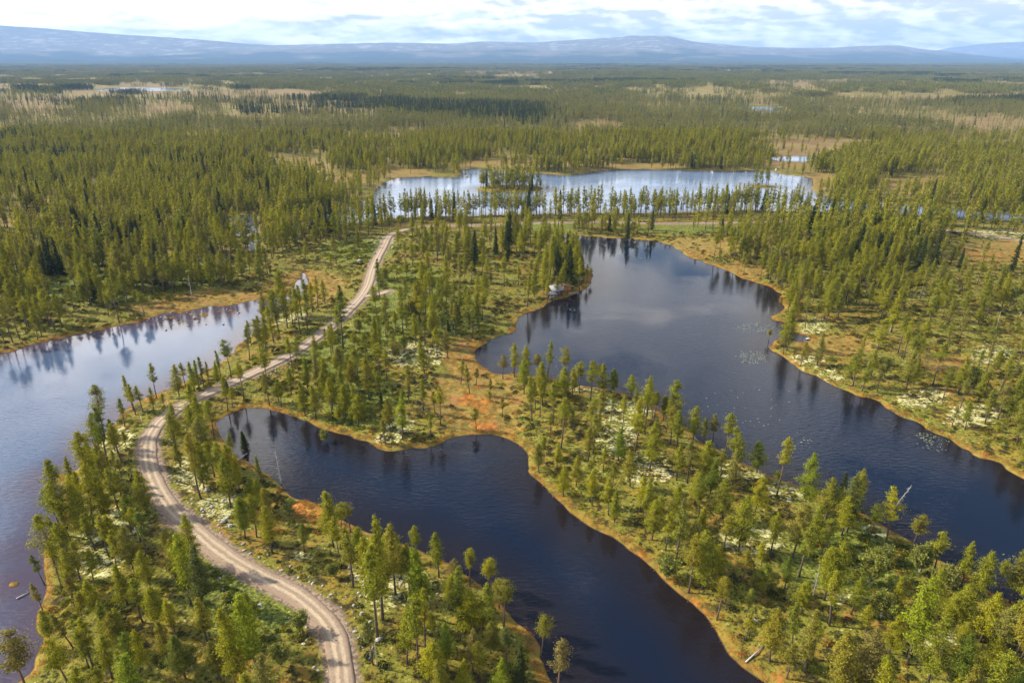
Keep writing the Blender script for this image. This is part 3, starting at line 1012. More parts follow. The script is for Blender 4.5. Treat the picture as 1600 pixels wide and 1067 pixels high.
def birch_arrays(H, R, seed, leaf=0.16):
    rg = np.random.default_rng(seed)
    T, C = Geo(), Geo()
    P, N, S = [], [], []
    for s_ in range(int(rg.integers(1, 4))):
        lx, ly = rg.normal(0, 0.09, 2)
        pts = [np.array([lx * z + 0.05 * math.sin(z), ly * z, z]) for z in np.linspace(-0.2, H * 0.9, 5)]
        T.tube(pts, np.linspace(0.055, 0.012, 5) * H / 4, 5)
        for k in range(20):
            z = rg.uniform(0.25, 0.95) * H
            c0 = np.array([lx * z, ly * z, z])
            az = rg.uniform(0, 6.28)
            L = R * rg.uniform(0.5, 1.0) * (1 - abs(z / H - 0.55) * 1.3)
            e = c0 + np.array([math.cos(az) * L, math.sin(az) * L, 0.45 * L])
            T.tube([c0, e], [0.02, 0.005], 3)
            for f in (0.45, 0.75, 1.0):
                m_ = 16
                P.append(c0 + (e - c0) * f + rg.normal(0, 0.20, (m_, 3)))
                N.append(rg.normal(0, 1, (m_, 3)) + np.array([0, 0, 0.5]))
                S.append(rg.uniform(0.7, 1.3, m_) * leaf)
    C.tris(np.vstack(P), np.vstack(N), np.concatenate(S), 0.7)
    return T, C


def snag_arrays(H, seed, many=26, reach=1.3):
    rg = np.random.default_rng(seed)
    T = Geo()
    pts = [np.array([0.05 * math.sin(z), 0.04 * math.cos(z * 1.3), z]) for z in np.linspace(-0.3, H, 7)]
    T.tube(pts, np.linspace(0.012 * H + 0.03, 0.015, 7), 6)
    for k in range(many):
        z = rg.uniform(0.25, 0.97) * H
        az = rg.uniform(0, 6.28)
        L = reach * rg.uniform(0.3, 1.0) * (1.25 - z / H)
        e = np.array([math.cos(az) * L, math.sin(az) * L, z + rg.uniform(-0.1, 0.35) * L])
        mid = np.array([math.cos(az) * L * .5, math.sin(az) * L * .5, z + 0.02])
        T.tube([(0, 0, z), mid, e], [0.035, 0.022, 0.006], 3)
        for q in range(2):
            a2 = az + rg.choice([-0.8, 0.8])
            T.tube([mid, mid + np.array([math.cos(a2) * L * .35, math.sin(a2) * L * .35, 0.1])], [0.016, 0.005], 3)
    return T


# kinds of pine: (base, R, round_top, gap, lean) as the photo shows them
PINE_H = 13.0
KINDS = [
    (0.42, 1.75, 0.5, 0.12, 0.0), (0.50, 1.45, 0.6, 0.18, 0.01), (0.36, 1.95, 0.35, 0.10, 0.0), (0.55, 1.55, 0.9, 0.2, -0.02),
    (0.30, 2.1, 0.2, 0.08, 0.0), (0.45, 1.30, 0.3, 0.15, 0.015), (0.38, 1.60, 0.1, 0.12, 0.0), (0.58, 1.9, 1.4, 0.22, 0.02),
    (0.25, 1.8, 0.0, 0.10, 0.0), (0.48, 1.7, 0.7, 0.30, -0.015), (0.20, 2.3, 0.4, 0.06, 0.0), (0.40, 1.2, 0.2, 0.2, 0.0),
    (0.44, 1.6, 0.6, 0.22, 0.01), (0.52, 1.3, 0.4, 0.25, -0.01), (0.34, 1.7, 0.5, 0.18, 0.02), (0.60, 1.5, 1.0, 0.15, 0.0), (0.38, 1.45, 0.15, 0.12, -0.01), (0.46, 1.9, 0.8, 0.28, 0.015),
]
PINES = []
for i, (b_, R_, rt, gp, ln) in enumerate(KINDS):
    T, C = pine_arrays(PINE_H, b_ * (0.80 if i % 2 == 0 else 1.0), R_ * (1.22 if i in (2, 4, 8, 10) else 1.06 if i % 2 == 0 else 0.97), 100 + i, 1.0, rt, gp + 0.05, 0.145, ln)
    PINES.append((T, C, T.mesh("pine_trunk", M_BARK), C.mesh("pine_crown", M_PINE)))
SPRUCES = []
for i, R_ in enumerate((1.9, 1.4, 2.3)):
    T, C = spruce_arrays(PINE_H, R_, 300 + i, 1.0, 0.2)
    SPRUCES.append((T, C, T.mesh("spruce_trunk", M_BARK), C.mesh("spruce_crown", M_SPRUCE)))
BIRCHES = []
for i in range(4):
    T, C = birch_arrays(4.5, 1.3 + 0.2 * i, 400 + i)
    BIRCHES.append((T, C, T.mesh("birch_trunk", M_BIRCHBARK), C.mesh("birch_crown", M_BIRCH)))
SNAGS = [snag_arrays(9.0, 500 + i, 22 + 6 * i).mesh("dead_wood", M_DEAD) for i in range(3)]


def proto(coll, name, T, C, mt, mc):
    Vt, Ft = T.arrays()
    Vc, Fc = C.arrays()
    V = np.vstack([Vt, Vc])
    F = np.vstack([Ft, Fc + len(Vt)])
    me = mesh_np(name, V, F, [mt, mc], np.concatenate([np.zeros(len(Ft)), np.ones(len(Fc))]))
    o = bpy.data.objects.new(name, me)
    coll.objects.link(o)
    return o


# scatter prototypes, in name order: 0-11 near pines, 12-17 mid, 18-23 low, 24-29 clumps, 30-32 spruce, 33-35 birch
IDX = {}
_k = 0


def reg(kind, T, C, mt, mc):
    global _k
    proto(PROTO, "tree_%03d" % _k, T, C, mt, mc)
    IDX.setdefault(kind, []).append(_k)
    _k += 1


for P_ in PINES:
    reg("near", P_[0], P_[1], M_BARK, M_PINE)
for i in range(6):
    b_, R_, rt, gp, ln = KINDS[i * 2]
    T, C = pine_arrays(PINE_H, b_ * 0.9, R_ * 1.05, 150 + i, 0.5, rt, gp, 0.36, ln)
    reg("mid", T, C, M_BARK, M_PINE)
for i in range(6):
    b_, R_, rt, gp, ln = KINDS[i * 2]
    T, C = pine_arrays(PINE_H, b_ * 0.8, R_ * 1.05, 170 + i, 0.15, rt * 0.6, 0.05, 0.62, 0)
    reg("low", T, C, M_BARK, M_FOREST)
for i in range(8):
    T, C = Geo(), Geo()
    rg = np.random.default_rng(700 + i)
    for k in range(70 if i < 4 else 26 if i < 6 else 80):
        x0, y0 = rg.uniform(-24, 24, 2)
        Ht = rg.uniform(8.5, 14)
        Rt = rg.uniform(1.3, 2.1)
        n_ = 26
        q = rg.random(n_) ** 0.8
        rr = Rt * (1 - q) ** 0.7 * np.sqrt(rg.random(n_))
        az = rg.uniform(0, 6.28, n_)
        P = np.stack([x0 + rr * np.cos(az), y0 + rr * np.sin(az), Ht * (0.22 + 0.76 * q)], 1)
        N = np.stack([np.cos(az), np.sin(az), np.full(n_, 0.6)], 1) + rg.normal(0, 0.5, (n_, 3))
        C.tris(P, N, rg.uniform(0.7, 1.2, n_), 0.75)
        T.tube([(x0, y0, -2.0), (x0, y0, Ht * 0.8)], [0.16, 0.05], 3)
    reg("clump" if i < 4 else "thin" if i < 6 else "clumpdark", T, C, M_BARK, M_FOREST if i < 6 else M_DARKFOREST)
for i in range(4):
    T, C = spruce_arrays(PINE_H, 1.7, 350 + i, 0.5, 0.55)
    reg("lowdark", T, C, M_BARK, M_DARKFOREST)
for P_ in SPRUCES:
    reg("spruce", P_[0], P_[1], M_BARK, M_SPRUCE)
for P_ in BIRCHES:
    reg("birch", P_[0], P_[1], M_BIRCHBARK, M_BIRCH)


def scatter(name, coll, pts, rot, scl, ids, label=None, kind="stuff"):
    """one object whose instances stand on the given points"""
    me = bpy.data.meshes.new(name)
    me.vertices.add(len(pts))
    me.vertices.foreach_set("co", np.asarray(pts, np.float32).ravel())
    a = me.attributes.new("rot", "FLOAT_VECTOR", "POINT")
    a.data.foreach_set("vector", np.asarray(rot, np.float32).ravel())
    a = me.attributes.new("scl", "FLOAT_VECTOR", "POINT")
    a.data.foreach_set("vector", np.asarray(scl, np.float32).ravel())
    a = me.attributes.new("ids", "INT", "POINT")
    a.data.foreach_set("value", np.asarray(ids, np.int32))
    ng = bpy.data.node_groups.new(name, "GeometryNodeTree")
    ng.interface.new_socket("Geometry", in_out="INPUT", socket_type="NodeSocketGeometry")
    ng.interface.new_socket("Geometry", in_out="OUTPUT", socket_type="NodeSocketGeometry")
    gi, go = ng.nodes.new("NodeGroupInput"), ng.nodes.new("NodeGroupOutput")
    ci = ng.nodes.new("GeometryNodeCollectionInfo")
    ci.inputs["Collection"].default_value = coll
    ci.inputs["Separate Children"].default_value = True
    ci.inputs["Reset Children"].default_value = True
    ip = ng.nodes.new("GeometryNodeInstanceOnPoints")
    ip.inputs["Pick Instance"].default_value = True

    def na(nm, ty):
        q = ng.nodes.new("GeometryNodeInputNamedAttribute")
        q.data_type = ty
        q.inputs["Name"].default_value = nm
        return q.outputs["Attribute"]
    L = ng.links
    L.new(gi.outputs[0], ip.inputs["Points"])
    L.new(ci.outputs[0], ip.inputs["Instance"])
    L.new(na("ids", "INT"), ip.inputs["Instance Index"])
    L.new(na("rot", "FLOAT_VECTOR"), ip.inputs["Rotation"])
    L.new(na("scl", "FLOAT_VECTOR"), ip.inputs["Scale"])
    L.new(ip.outputs[0], go.inputs[0])
    o = link(name, me, kind=kind)
    md = o.modifiers.new("scatter", "NODES")
    md.node_group = ng
    return o


# ------------------------------------------------------------------ trees one can pick out
# (base u, base v, top v [, kind number, tone, own label])
# tone: y yellow-green, d dark green, g grey-brown thin, b bright green
HAND = [
    (95, 822, 764, 7, "d", "leaning pine with a flat dark crown, alone at the pale lake's edge"),
    (92, 859, 807, 1, "d"), (111, 846, 790, 5, "y"), (93, 908, 856, 5, "g"),
    (70, 914, 867, 1, "d", "leaning dark pine beside the spit of brown grass on the pale lake, upper of two"),
    (69, 959, 911, 5, "g", "leaning thin grey-green pine with a curved foot at the pale lake, lower of two"),
    (124, 827, 762, 0, "y"), (149, 859, 800, 5, "y"), (171, 870, 806, 1, "y"), (184, 858, 800, 0, "y"), (130, 794, 735, 1, "y"), (158, 800, 735, 0, "y"), (114, 1011, 950, 5, "g"),
    (139, 1043, 985, 0, "y"), (145, 1039, 965, 1, "y"), (173, 1009, 940, 6, "y"), (193, 1022, 955, 2, "g"), (105, 870, 815, 2, "y"), (125, 905, 845, 0, "y"), (150, 930, 862, 3, "y"), (118, 950, 895, 1, "g"),
    (169, 727, 635, 5, "d", "tall thin pine with a ragged dark top, highest of those beside the road bend"),
    (223, 644, 600, 1, "y"), (212, 648, 600, 5, "y"), (195, 666, 622, 1, "d"), (138, 723, 677, 1, "y"), (180, 705, 655, 0, "d"), (152, 745, 690, 6, "y"), (190, 722, 660, 1, "y"),
    (314, 779, 679, 1, "g", "very tall bare-stemmed pine on the white lichen slope east of the road bend"), (361, 793, 712, 0, "y"), (350, 770, 700, 1, "y"), (383, 841, 775, 2, "d"), (401, 839, 770, 1, "y"), (425, 863, 788, 2, "y"),
    (328, 725, 665, 0, "d"), (335, 745, 685, 1, "y"), (347, 760, 690, 5, "y"), (303, 680, 641, 1, "d"), (362, 745, 690, 0, "y"), (375, 770, 710, 6, "y"), (295, 665, 640, 11, "y"), (408, 800, 750, 4, "y"), (418, 815, 762, 1, "g"), (395, 790, 745, 2, "y"),
    (210, 902, 823, 2, "g", "broad pale olive pine above a patch of white lichen on the road headland"), (232, 876, 795, 1, "d"), (267, 880, 826, 3, "g"), (298, 946, 841, 0, "b", "tall bright green pine beside the inner curve of the gravel road"),
    (317, 946, 850, 8, "d"), (223, 972, 905, 1, "y"), (263, 1033, 960, 6, "g"), (324, 1003, 933, 6, "y"), (407, 1070, 928, 0, "b", "tall bright green pine standing with a partner in dark bushes below the road"), (381, 1067, 937, 8, "y"),
    (193, 1020, 950, 5, "y"), (240, 930, 860, 0, "y"), (185, 900, 830, 1, "y"), (200, 945, 880, 8, "y"), (250, 985, 915, 2, "y"), (280, 1005, 935, 1, "y"), (160, 975, 905, 0, "y"), (290, 1060, 990, 4, "d"), (345, 1062, 1000, 2, "g"), (220, 1058, 985, 6, "y"), (175, 1060, 990, 0, "y"), (130, 985, 925, 3, "g"),
    (275, 905, 840, 8, "y"), (165, 820, 760, 2, "y"), (195, 790, 735, 1, "y"), (205, 830, 770, 0, "d"), (220, 845, 790, 3, "y"), (175, 765, 700, 5, "y"), (120, 780, 715, 6, "y"), (145, 770, 700, 1, "y"),
    (280, 620, 570, 4, "y"), (290, 605, 566, 1, "y"), (304, 610, 565, 8, "b"), (311, 606, 561, 11, "b"), (319, 604, 557, 11, "d"), (326, 601, 564, 11, "g"), (339, 597, 563, 8, "b"), (345, 590, 546, 11, "b"),
    (361, 589, 530, 7, "d", "lone tall pine with a rounded top between the straight road and the pale lake"), (390, 562, 511, 1, "d"), (407, 552, 493, 0, "y"), (415, 546, 493, 2, "y"), (428, 535, 476, 0, "y"),
    (449, 513, 451, 2, "y"), (457, 507, 451, 0, "y"), (470, 493, 445, 1, "y"), (481, 494, 437, 1, "d"), (497, 480, 430, 5, "y"), (508, 476, 437, 0, "y"), (463, 500, 452, 6, "y"), (488, 487, 440, 0, "y"),
    (536, 544, 445, 5, "d", "very tall thin pine alone on the east verge of the straight road"), (508, 535, 512, 5, "g"), (593, 466, 405, 5, "d", "tall thin dark pine beside the side track junction"), (577, 624, 560, 2, "g"), (605, 594, 543, 1, "y"),
    (639, 625, 569, 1, "g"), (656, 501, 437, 2, "g"), (421, 634, 580, 1, "y"), (440, 636, 597, 5, "y"), (356, 642, 589, 1, "y", "tall pine at the very tip of the round pond, mirrored in it"), (363, 636, 603, 5, "y"), (494, 653, 600, 6, "y"), (477, 650, 595, 8, "y"),
    (602, 693, 653, 5, "g"), (611, 673, 622, 2, "g"), (629, 687, 611, 6, "b"), (559, 667, 617, 2, "y"), (663, 583, 530, 8, "y"), (680, 645, 611, 1, "y"), (520, 640, 590, 4, "y"), (540, 655, 600, 2, "y"), (505, 625, 580, 4, "y"), (585, 560, 515, 0, "y"), (455, 615, 575, 0, "y"),
    (560, 590, 545, 3, "y"), (550, 610, 560, 2, "g"), (650, 540, 490, 0, "y"), (700, 560, 515, 0, "g"), (720, 600, 560, 5, "g"),
    (786, 592, 552, 9, "g"), (802, 584, 556, 5, "g"), (819, 615, 560, 0, "b", "bright green pine with a full crown where the orange bog meets the big dark lake"), (840, 590, 552, 7, "g"), (836, 639, 595, 1, "g"), (851, 607, 584, 0, "g"), (895, 622, 575, 1, "y"), (906, 615, 565, 7, "y"),
    (925, 607, 567, 3, "d"), (936, 602, 567, 7, "g"), (959, 617, 576, 2, "d"), (987, 617, 585, 4, "b", "stout conical green pine on the lake edge above the white lichen"), (935, 666, 607, 1, "g"), (879, 677, 627, 0, "y"), (859, 684, 645, 3, "g"), (996, 687, 622, 0, "y"),
    (1057, 702, 640, 0, "y"), (1047, 695, 635, 3, "g"), (1022, 655, 610, 3, "y"), (1036, 657, 615, 2, "g"), (919, 720, 667, 0, "g"), (897, 675, 635, 5, "y"), (842, 737, 692, 2, "g"), (966, 720, 670, 8, "b"), (942, 735, 692, 11, "y"),
    (1015, 735, 660, 4, "y", "large yellow-green pine, widest crown on the ridge west of the lake snag"), (785, 652, 620, 5, "g"), (765, 620, 590, 5, "g"), (734, 615, 570, 5, "g"), (744, 602, 574, 5, "g"), (1022, 720, 668, 0, "y"),
    (870, 735, 690, 6, "y"), (900, 760, 710, 8, "y"), (925, 790, 735, 0, "y"), (955, 770, 720, 1, "g"), (880, 775, 727, 4, "y"), (985, 760, 700, 2, "y"), (960, 815, 765, 8, "y"), (1000, 800, 745, 0, "y"), (1030, 830, 775, 3, "y"), (850, 720, 680, 1, "y"),
    (1098, 694, 652, 0, "b"), (1113, 694, 646, 9, "g"), (1133, 714, 642, 3, "y"), (1183, 738, 690, 4, "d", "small dark round pine at the water where the lily pads begin"), (1214, 773, 681, 3, "y", "big pine with a layered rounded crown over the lily-pad water"),
    (1256, 797, 709, 4, "b", "massive bright cone-shaped pine at the shore south of the lily pads"), (1291, 814, 745, 2, "y"), (1323, 832, 738, 2, "d", "tall dark-flanked pine beside the dark narrow spruce on the shore"), (1383, 854, 764, 9, "y", "large irregular pine with an open crown beside the white fallen snag"),
    (1424, 863, 803, 7, "g", "brownish mushroom-shaped pine alone on the tip above the dark bay"), (1501, 917, 847, 6, "y"), (1527, 933, 858, 4, "y", "big dense pine with a lumpy crown at the small bay"), (1558, 924, 876, 3, "y"), (1578, 941, 860, 2, "g"), (1590, 935, 890, 2, "g"),
    (1129, 810, 747, 4, "y"), (1076, 926, 832, 1, "g", "tall grey-green pine close to the orange shore of the long pond"), (1092, 898, 832, 1, "g"), (1120, 968, 902, 3, "g"), (1166, 963, 915, 5, "b"), (1299, 937, 845, 4, "y", "widest crowned pine on the ridge, beside the leafless grey bush"),
    (1288, 937, 850, 2, "y"), (1238, 871, 788, 2, "y"), (1315, 836, 771, 2, "y"), (1450, 1068, 963, 4, "y"), (1531, 1003, 924, 4, "y"), (1418, 1038, 902, 2, "b", "tall stacked yellow-green pine in the middle of the south ridge"), (1203, 1033, 946, 2, "g"),
    (1229, 1060, 1003, 9, "g"), (1369, 1070, 1020, 0, "b"), (1310, 1095, 990, 4, "g"), (1345, 1095, 985, 2, "g"), (1492, 1085, 994, 2, "d"), (1571, 1064, 941, 3, "g", "tall thin-crowned pine with pale bare twigs near the south ridge's east end"),
    (1153, 863, 775, 4, "y"), (1116, 906, 850, 2, "y"), (1159, 915, 858, 3, "g"), (1057, 750, 695, 0, "y"), (1085, 790, 735, 2, "y"), (1110, 770, 715, 8, "d"), (1060, 820, 760, 4, "y"), (1180, 800, 745, 4, "y"), (1205, 860, 800, 0, "y"), (1270, 850, 790, 8, "y"),
    (1040, 860, 800, 1, "y"), (1250, 960, 905, 2, "y"), (1190, 900, 850, 3, "y"), (1400, 960, 905, 8, "y"), (1350, 1000, 945, 9, "y"), (1480, 985, 925, 2, "y"), (1560, 1010, 955, 8, "y"), (1595, 1030, 960, 2, "y"), (1270, 1030, 970, 3, "y"), (1165, 1000, 955, 1, "y"),
    (1390, 1020, 960, 4, "y"), (1330, 960, 900, 0, "y"), (1225, 925, 870, 0, "d"), (1090, 845, 790, 8, "y"), (1130, 860, 805, 1, "y"), (1340, 790, 735, 2, "y"), (1500, 1030, 975, 0, "y"), (1540, 1060, 995, 4, "y"),
    (533, 884, 808, 3, "y"), (552, 917, 832, 1, "y"), (572, 926, 836, 0, "y"), (598, 968, 810, 6, "y", "tallest slender pine on the white lichen knoll east of the road"), (590, 996, 855, 5, "y"), (618, 928, 818, 0, "y"), (651, 880, 823, 3, "y"),
    (664, 961, 836, 6, "b", "tall narrow bright green pine at the lower rim of the lichen knoll"), (686, 902, 834, 0, "y"), (710, 924, 871, 9, "g"), (734, 915, 858, 3, "y"), (763, 926, 871, 7, "y"), (787, 981, 906, 7, "g"), (780, 950, 900, 9, "g"),
    (844, 1027, 959, 7, "g", "lone pale-trunked pine with a round grey crown in front of the dark pond"), (868, 1103, 1005, 3, "g", "pine with a knobbly crown at the pond point below the lone pale pine"), (636, 1038, 946, 0, "y"), (652, 1049, 928, 1, "y"), (732, 990, 919, 4, "y"),
    (739, 1046, 985, 6, "g"), (697, 1038, 968, 8, "b"), (675, 994, 954, 0, "y"), (791, 1038, 985, 3, "d"), (767, 1020, 968, 4, "g"), (675, 1075, 1003, 2, "y"), (780, 1085, 1029, 8, "b"), (583, 1038, 963, 3, "d", "small dark-crowned pine beside a broken white stump above the road"),
    (723, 1080, 1027, 8, "y"), (690, 1090, 1029, 8, "y"), (606, 900, 830, 1, "y"), (628, 905, 835, 8, "y"), (562, 880, 825, 2, "y"), (545, 868, 822, 0, "y"), (640, 925, 850, 1, "d"), (700, 950, 895, 2, "y"), (720, 1000, 950, 1, "d"), (755, 985, 935, 2, "y"), (750, 1060, 1000, 0, "y"),
    (905, 457, 402, 3, "y", "tall dark-trunked pine just east of the orange-brown shed"), (917, 443, 413, 9, "g", "small open pine near the outer tip of the cabin point"), (923, 439, 417, 7, "g", "low wind-shaped pine on the very tip of the cabin point"),
    (855, 473, 436, 1, "y", "pine standing right beside the open shelter's west end"), (877, 452, 415, 0, "y", "full pine directly behind the gap between cabin and shed"),
    (1201, 534, 514, 7, "g", "small flat-topped pine alone on the spit tip of the east shore"), (1219, 488, 463, 5, "g"), (1224, 553, 520, 9, "g"), (1251, 572, 533, 9, "g"), (1237, 525, 505, 4, "d"),
]
HAND_SPRUCE = [(1311, 790, 738, 1, "narrow black-green spruce poking up between two big pines at the shore"), (1461, 871, 836, 1, "small dark spruce at the water on the tip above the dark bay"),
    (809, 1066, 1007, 1, "pointed green spruce at the pond edge near the lone pale pine"), (355, 612, 590, 0, "low dark spruce beside the road north of the round pond"), (1018, 360, 322, 1, "tall dark spruce on the heath strip before the far lake"), (1310, 350, 322, 1, "dark pointed spruce at the east end of the heath strip"),
    (1232, 362, 333, 1, "dark spruce on the bank where the golden mire begins"), (1222, 364, 338, 0, "wider dark spruce next to the golden mire bank"), (875, 345, 296, 1, "tallest narrow spruce against the far lake"), (793, 395, 345, 2, "dark broad spruce on the heath north of the cabin"),
    (598, 655, 610, 1, "slim spruce on the shore of the round pond"), (383, 700, 672, 0, "short dark spruce over the pond's west shore"), (1128, 368, 340, 0, "dark spruce in the bushes along the north bank of the big lake"), (980, 375, 333, 1, "slim spruce rising from the north bank bushes"),
    (710, 345, 300, 1, "dark spruce in the tree row before the far lake"), (150, 470, 430, 2, "dark spruce in the dense western forest near the pale lake"), (240, 440, 400, 2, "blackish spruce deep in the western forest")]
HAND_BIRCH = [(1356, 911, 867, "grey-green birch with a pale forked stem in the shade on the south ridge"), (1383, 882, 855, "small birch standing alone in the shaded hollow by the bay"), (1376, 965, 928, "rounded pale green birch in the middle of the south ridge"),
    (1474, 919, 884, "slender birch with a white stem above the small bay"), (1435, 898, 854, "tall loose birch behind the mushroom-shaped pine"), (510, 690, 672, "green birch bush leaning over the round pond"), (640, 500, 470, "bright birch thicket crown in the open heath"),
    (690, 520, 488, "bushy birch on the heath below the cabin point"), (730, 505, 478, "bushy birch nearer the big lake's cove"), (560, 520, 498, "low birch by the road verge"), (600, 440, 420, "low birch opposite the side track"), (360, 990, 950, "birch in the dark bushes inside the road curve"),
    (440, 1040, 1005, "birch beside the road at the shaded bushes"), (470, 985, 955, "birch on the inner road verge"), (300, 1045, 1010, "birch among tall pines on the road headland"), (455, 760 + 45, 782, "grey-green birch at the rusty bog edge"), (520, 900, 880, "low birch beside the gravel verge"),
    (1238, 742 + 200, 915, "birch at the foot of the big south ridge pines"), (1040, 905, 870, "low birch near the orange shore of the long pond"), (870, 400 + 55, 432, "birch beside the log cabin"), (620, 560, 535, "birch standing in lush green heath"), (540, 580, 560, "low round birch on the green heath")]
SNAG_L = [(1388, 806, 750, 0, 0.30, "white bleached snag with side branches leaning over the big dark lake"), (1270, 934, 880, 2, 0.0, "leafless grey tree with dense twigs beside the widest pine"), (1085, 693, 646, 1, 0.08, "thin grey dead tree at the lake edge above the ridge"),
    (1200, 492, 478, 0, 0.0, "tiny dead snag on the first spit of the east shore"), (589, 1040, 1000, 1, 0.0, "broken white stump beside the dark-crowned pine above the road"), (440, 756, 705, 1, 0.05, "grey half-dead tree at the pond edge above the rusty bog"),
    (1548, 515 + 28, 485, 0, 0.0, "tall bare snag on the open eastern heath"), (1190 + 200, 520, 478, 0, 0.0, "tall bare snag beside the eastern lichen field"), (300, 465, 430, 1, 0.0, "dead pine on the mire north of the pale lake"), (1595, 905, 860, 2, 0.0, "pale dead tree at the mouth of the small bay")]

IND = []        # (kind, x, y, z, H, variant, tone, label)


def add_ind(kind, u, v, vt, var, tone, label):
    x, y, z = hit(float(u), float(v))
    # height so that its top reaches row vt
    b = -(vt - 533.5) / FPX
    H = CAM_H + (-SP + b * CP) / (CP + b * SP) * y - z
    IND.append([kind, x, y, z, max(1.2, H), var, tone, label])


for h_ in HAND:
    add_ind("pine", h_[0], h_[1], h_[2], h_[3], h_[4], h_[5] if len(h_) > 5 else None)
for (u, v, vt, k, lab) in HAND_SPRUCE:
    add_ind("spruce", u, v, vt, k, "n", lab)
for i, (u, v, vt, lab) in enumerate(HAND_BIRCH):
    add_ind("birch", u, v, vt, i % 4, "n", lab)

# ------------------------------------------------------------------ the rest of the trees, by the density of the stand
def density(x, y, u, v, s, bog, dr, d):
    den = np.full(x.shape, 0.042)
    den = den * (0.22 + 1.5 * sstep(0.34, 0.64, fbm(x, y, 24, 3, 61)))
    # open heath between the road and the cabin, clearings, verges
    for e in OPEN:
        den = den * (1 - e[4] * ell(u, v, *e[:4]))
    den = den * (1 - (0.95 - 0.06 * sstep(600, 1200, d)) * sstep(0.25, 0.7, bog))
    den = den * sstep(0.6, 3.0, s)
    den = den * sstep(3.2, 5.5, dr) * np.where((v > 375) & (v < 640), sstep(4.0, 13.0, dr), 1.0)
    # dense western forest, eastern and northern forest
    west = ell(u, v, 150, 330, 420, 120) * sstep(560, 380, u) * sstep(500, 440, v)
    den = den * (1 + 1.1 * west)
    den = den * np.where((v < 325) & (u > 480), 1.35, 1.0)
    den = den * (1 + 0.8 * ell(u, v, 1330, 385, 190, 45)) * (1 + 1.0 * ell(u, v, 620, 350, 140, 12))
    den = den * (1 + 1.0 * ell(u, v, 870, 430, 55, 30))
    den = den * (1 + 2.5 * ell(u, v, 795, 295, 60, 8))
    # the row of trees along the far lake's near shore
    den = den * (1 + 1.5 * ell(u, v, 510, 345, 90, 30))
    den = den * (1 + 0.3 * ell(u, v, 1270, 880, 300, 190)) * (1 + 0.3 * ell(u, v, 170, 880, 130, 190)) * (1 + 0.1 * ell(u, v, 680, 960, 110, 110))
    row = (s < 7) & (v > 325) & (v < 352) & (u > 430)
    den = np.where(row, np.maximum(den, 0.22) * sstep(0.4, 1.5, s), den)
    # far plain: bands of thin and thick forest
    thin = sstep(0.56, 0.42, fbm(x, y * 0.7, 210, 4, 91))
    den = den * (1 - 0.72 * thin * sstep(500, 900, d))
    den = den * (1 - 0.3 * ell(u, v, 200, 170, 300, 22))
    den = np.maximum(den, 0.13 * ell(u, v, 795, 294, 58, 6) * (s > 0.4))
    return den


def candidates(y0, y1, per, seed):
    """random points between two distances, `per` per square metre"""
    rg = np.random.default_rng(seed)
    ex = 0.92
    A = ex * (y1 * y1 - y0 * y0) + 60 * (y1 - y0)
    n = int(A * per)
    y = np.sqrt(rg.uniform(y0 * y0, y1 * y1, n))
    x = rg.uniform(-1, 1, n) * (y * ex + 30)
    return x, y, rg


trees = []
PER = 0.14
x, y, rg = candidates(55, 520, PER, 1)
_, s, lid, bog, dr, u, v, d = terrain(x, y, True)
keep = (rg.random(len(x)) < density(x, y, u, v, s, bog, dr, d) / PER) & (s > 0.5)
x, y = x[keep], y[keep]
# keep a spacing between neighbours and off the hand-set trees
hx = np.array([q[1] for q in IND])
hy = np.array([q[2] for q in IND])
cell = {}
ok = np.ones(len(x), bool)
for a_, b_ in zip(hx, hy):
    cell.setdefault((int(a_ // 2.2), int(b_ // 2.2)), []).append((a_, b_))
for i in range(len(x)):
    cx_, cy_ = int(x[i] // 2.2), int(y[i] // 2.2)
    for ii in (-1, 0, 1):
        for jj in (-1, 0, 1):
            for (a_, b_) in cell.get((cx_ + ii, cy_ + jj), ()):
                if (a_ - x[i]) ** 2 + (b_ - y[i]) ** 2 < 4.4:
                    ok[i] = False
    if ok[i]:
        cell.setdefault((cx_, cy_), []).append((x[i], y[i]))
x, y = x[ok], y[ok]
z, s, lid, bog, dr, u, v, d = terrain(x, y, True)
n = len(x)
H = rg.normal(11.8, 2.7, n) * (0.85 + 0.35 * fbm(x, y, 40, 2, 88))
H = H * (1 - 0.5 * sstep(0.25, 0.7, bog)) * (1 - 0.15 * sstep(6, 0, s))
H = H * np.where(v > 590, 0.86, 1.0)
H = H * (1 - 0.18 * ell(u, v, 1440, 560, 260, 130)) * (1 - 0.22 * ell(u, v, 640, 480, 190, 120)) * (1 - 0.15 * ell(u, v, 640, 620, 160, 60))
rowt = (s < 7.5) & (v > 322) & (v < 354) & (u > 430)
H = np.where(rowt, rg.normal(14.2, 1.3, n), H)
young = (rg.random(n) < 0.16) & ~rowt
H = np.where(young, H * rg.uniform(0.3, 0.6, n), H)
H = np.clip(H, 2.0, 16.5)
kind = np.where(rg.random(n) < np.where(v > 560, 0.005, 0.018), "spruce", "pine")
kind = np.where((rg.random(n) < 0.5 * sstep(0.60, 0.70, fbm(x, y, 45, 2, 131))) & (v < 440) & ~rowt & ((u < 470) | (v > 362) | (v < 250)), "spruce", kind)
kind = np.where((rg.random(n) < 0.05) & (H < 8), "birch", kind)
pick = rg.integers(0, 1000, n)
pick = np.where(rowt, np.array([1, 3, 7, 15, 13])[pick % 5], pick)
near_trees = [["pine" if k == "pine" else k, X, Y, Z, h, int(q), None, None] for k, X, Y, Z, h, q in zip(kind, x, y, z, H, pick)]

# the three hundred that show largest stand as objects of their own


def shown(q):
    uu, vv, dep = project(q[1], q[2], q[3])
    if dep < 1 or uu < -25 or uu > 1625 or vv < 0 or vv - q[4] * FPX / dep > 1075:
        return 0.0
    return float(q[4] * FPX / dep)


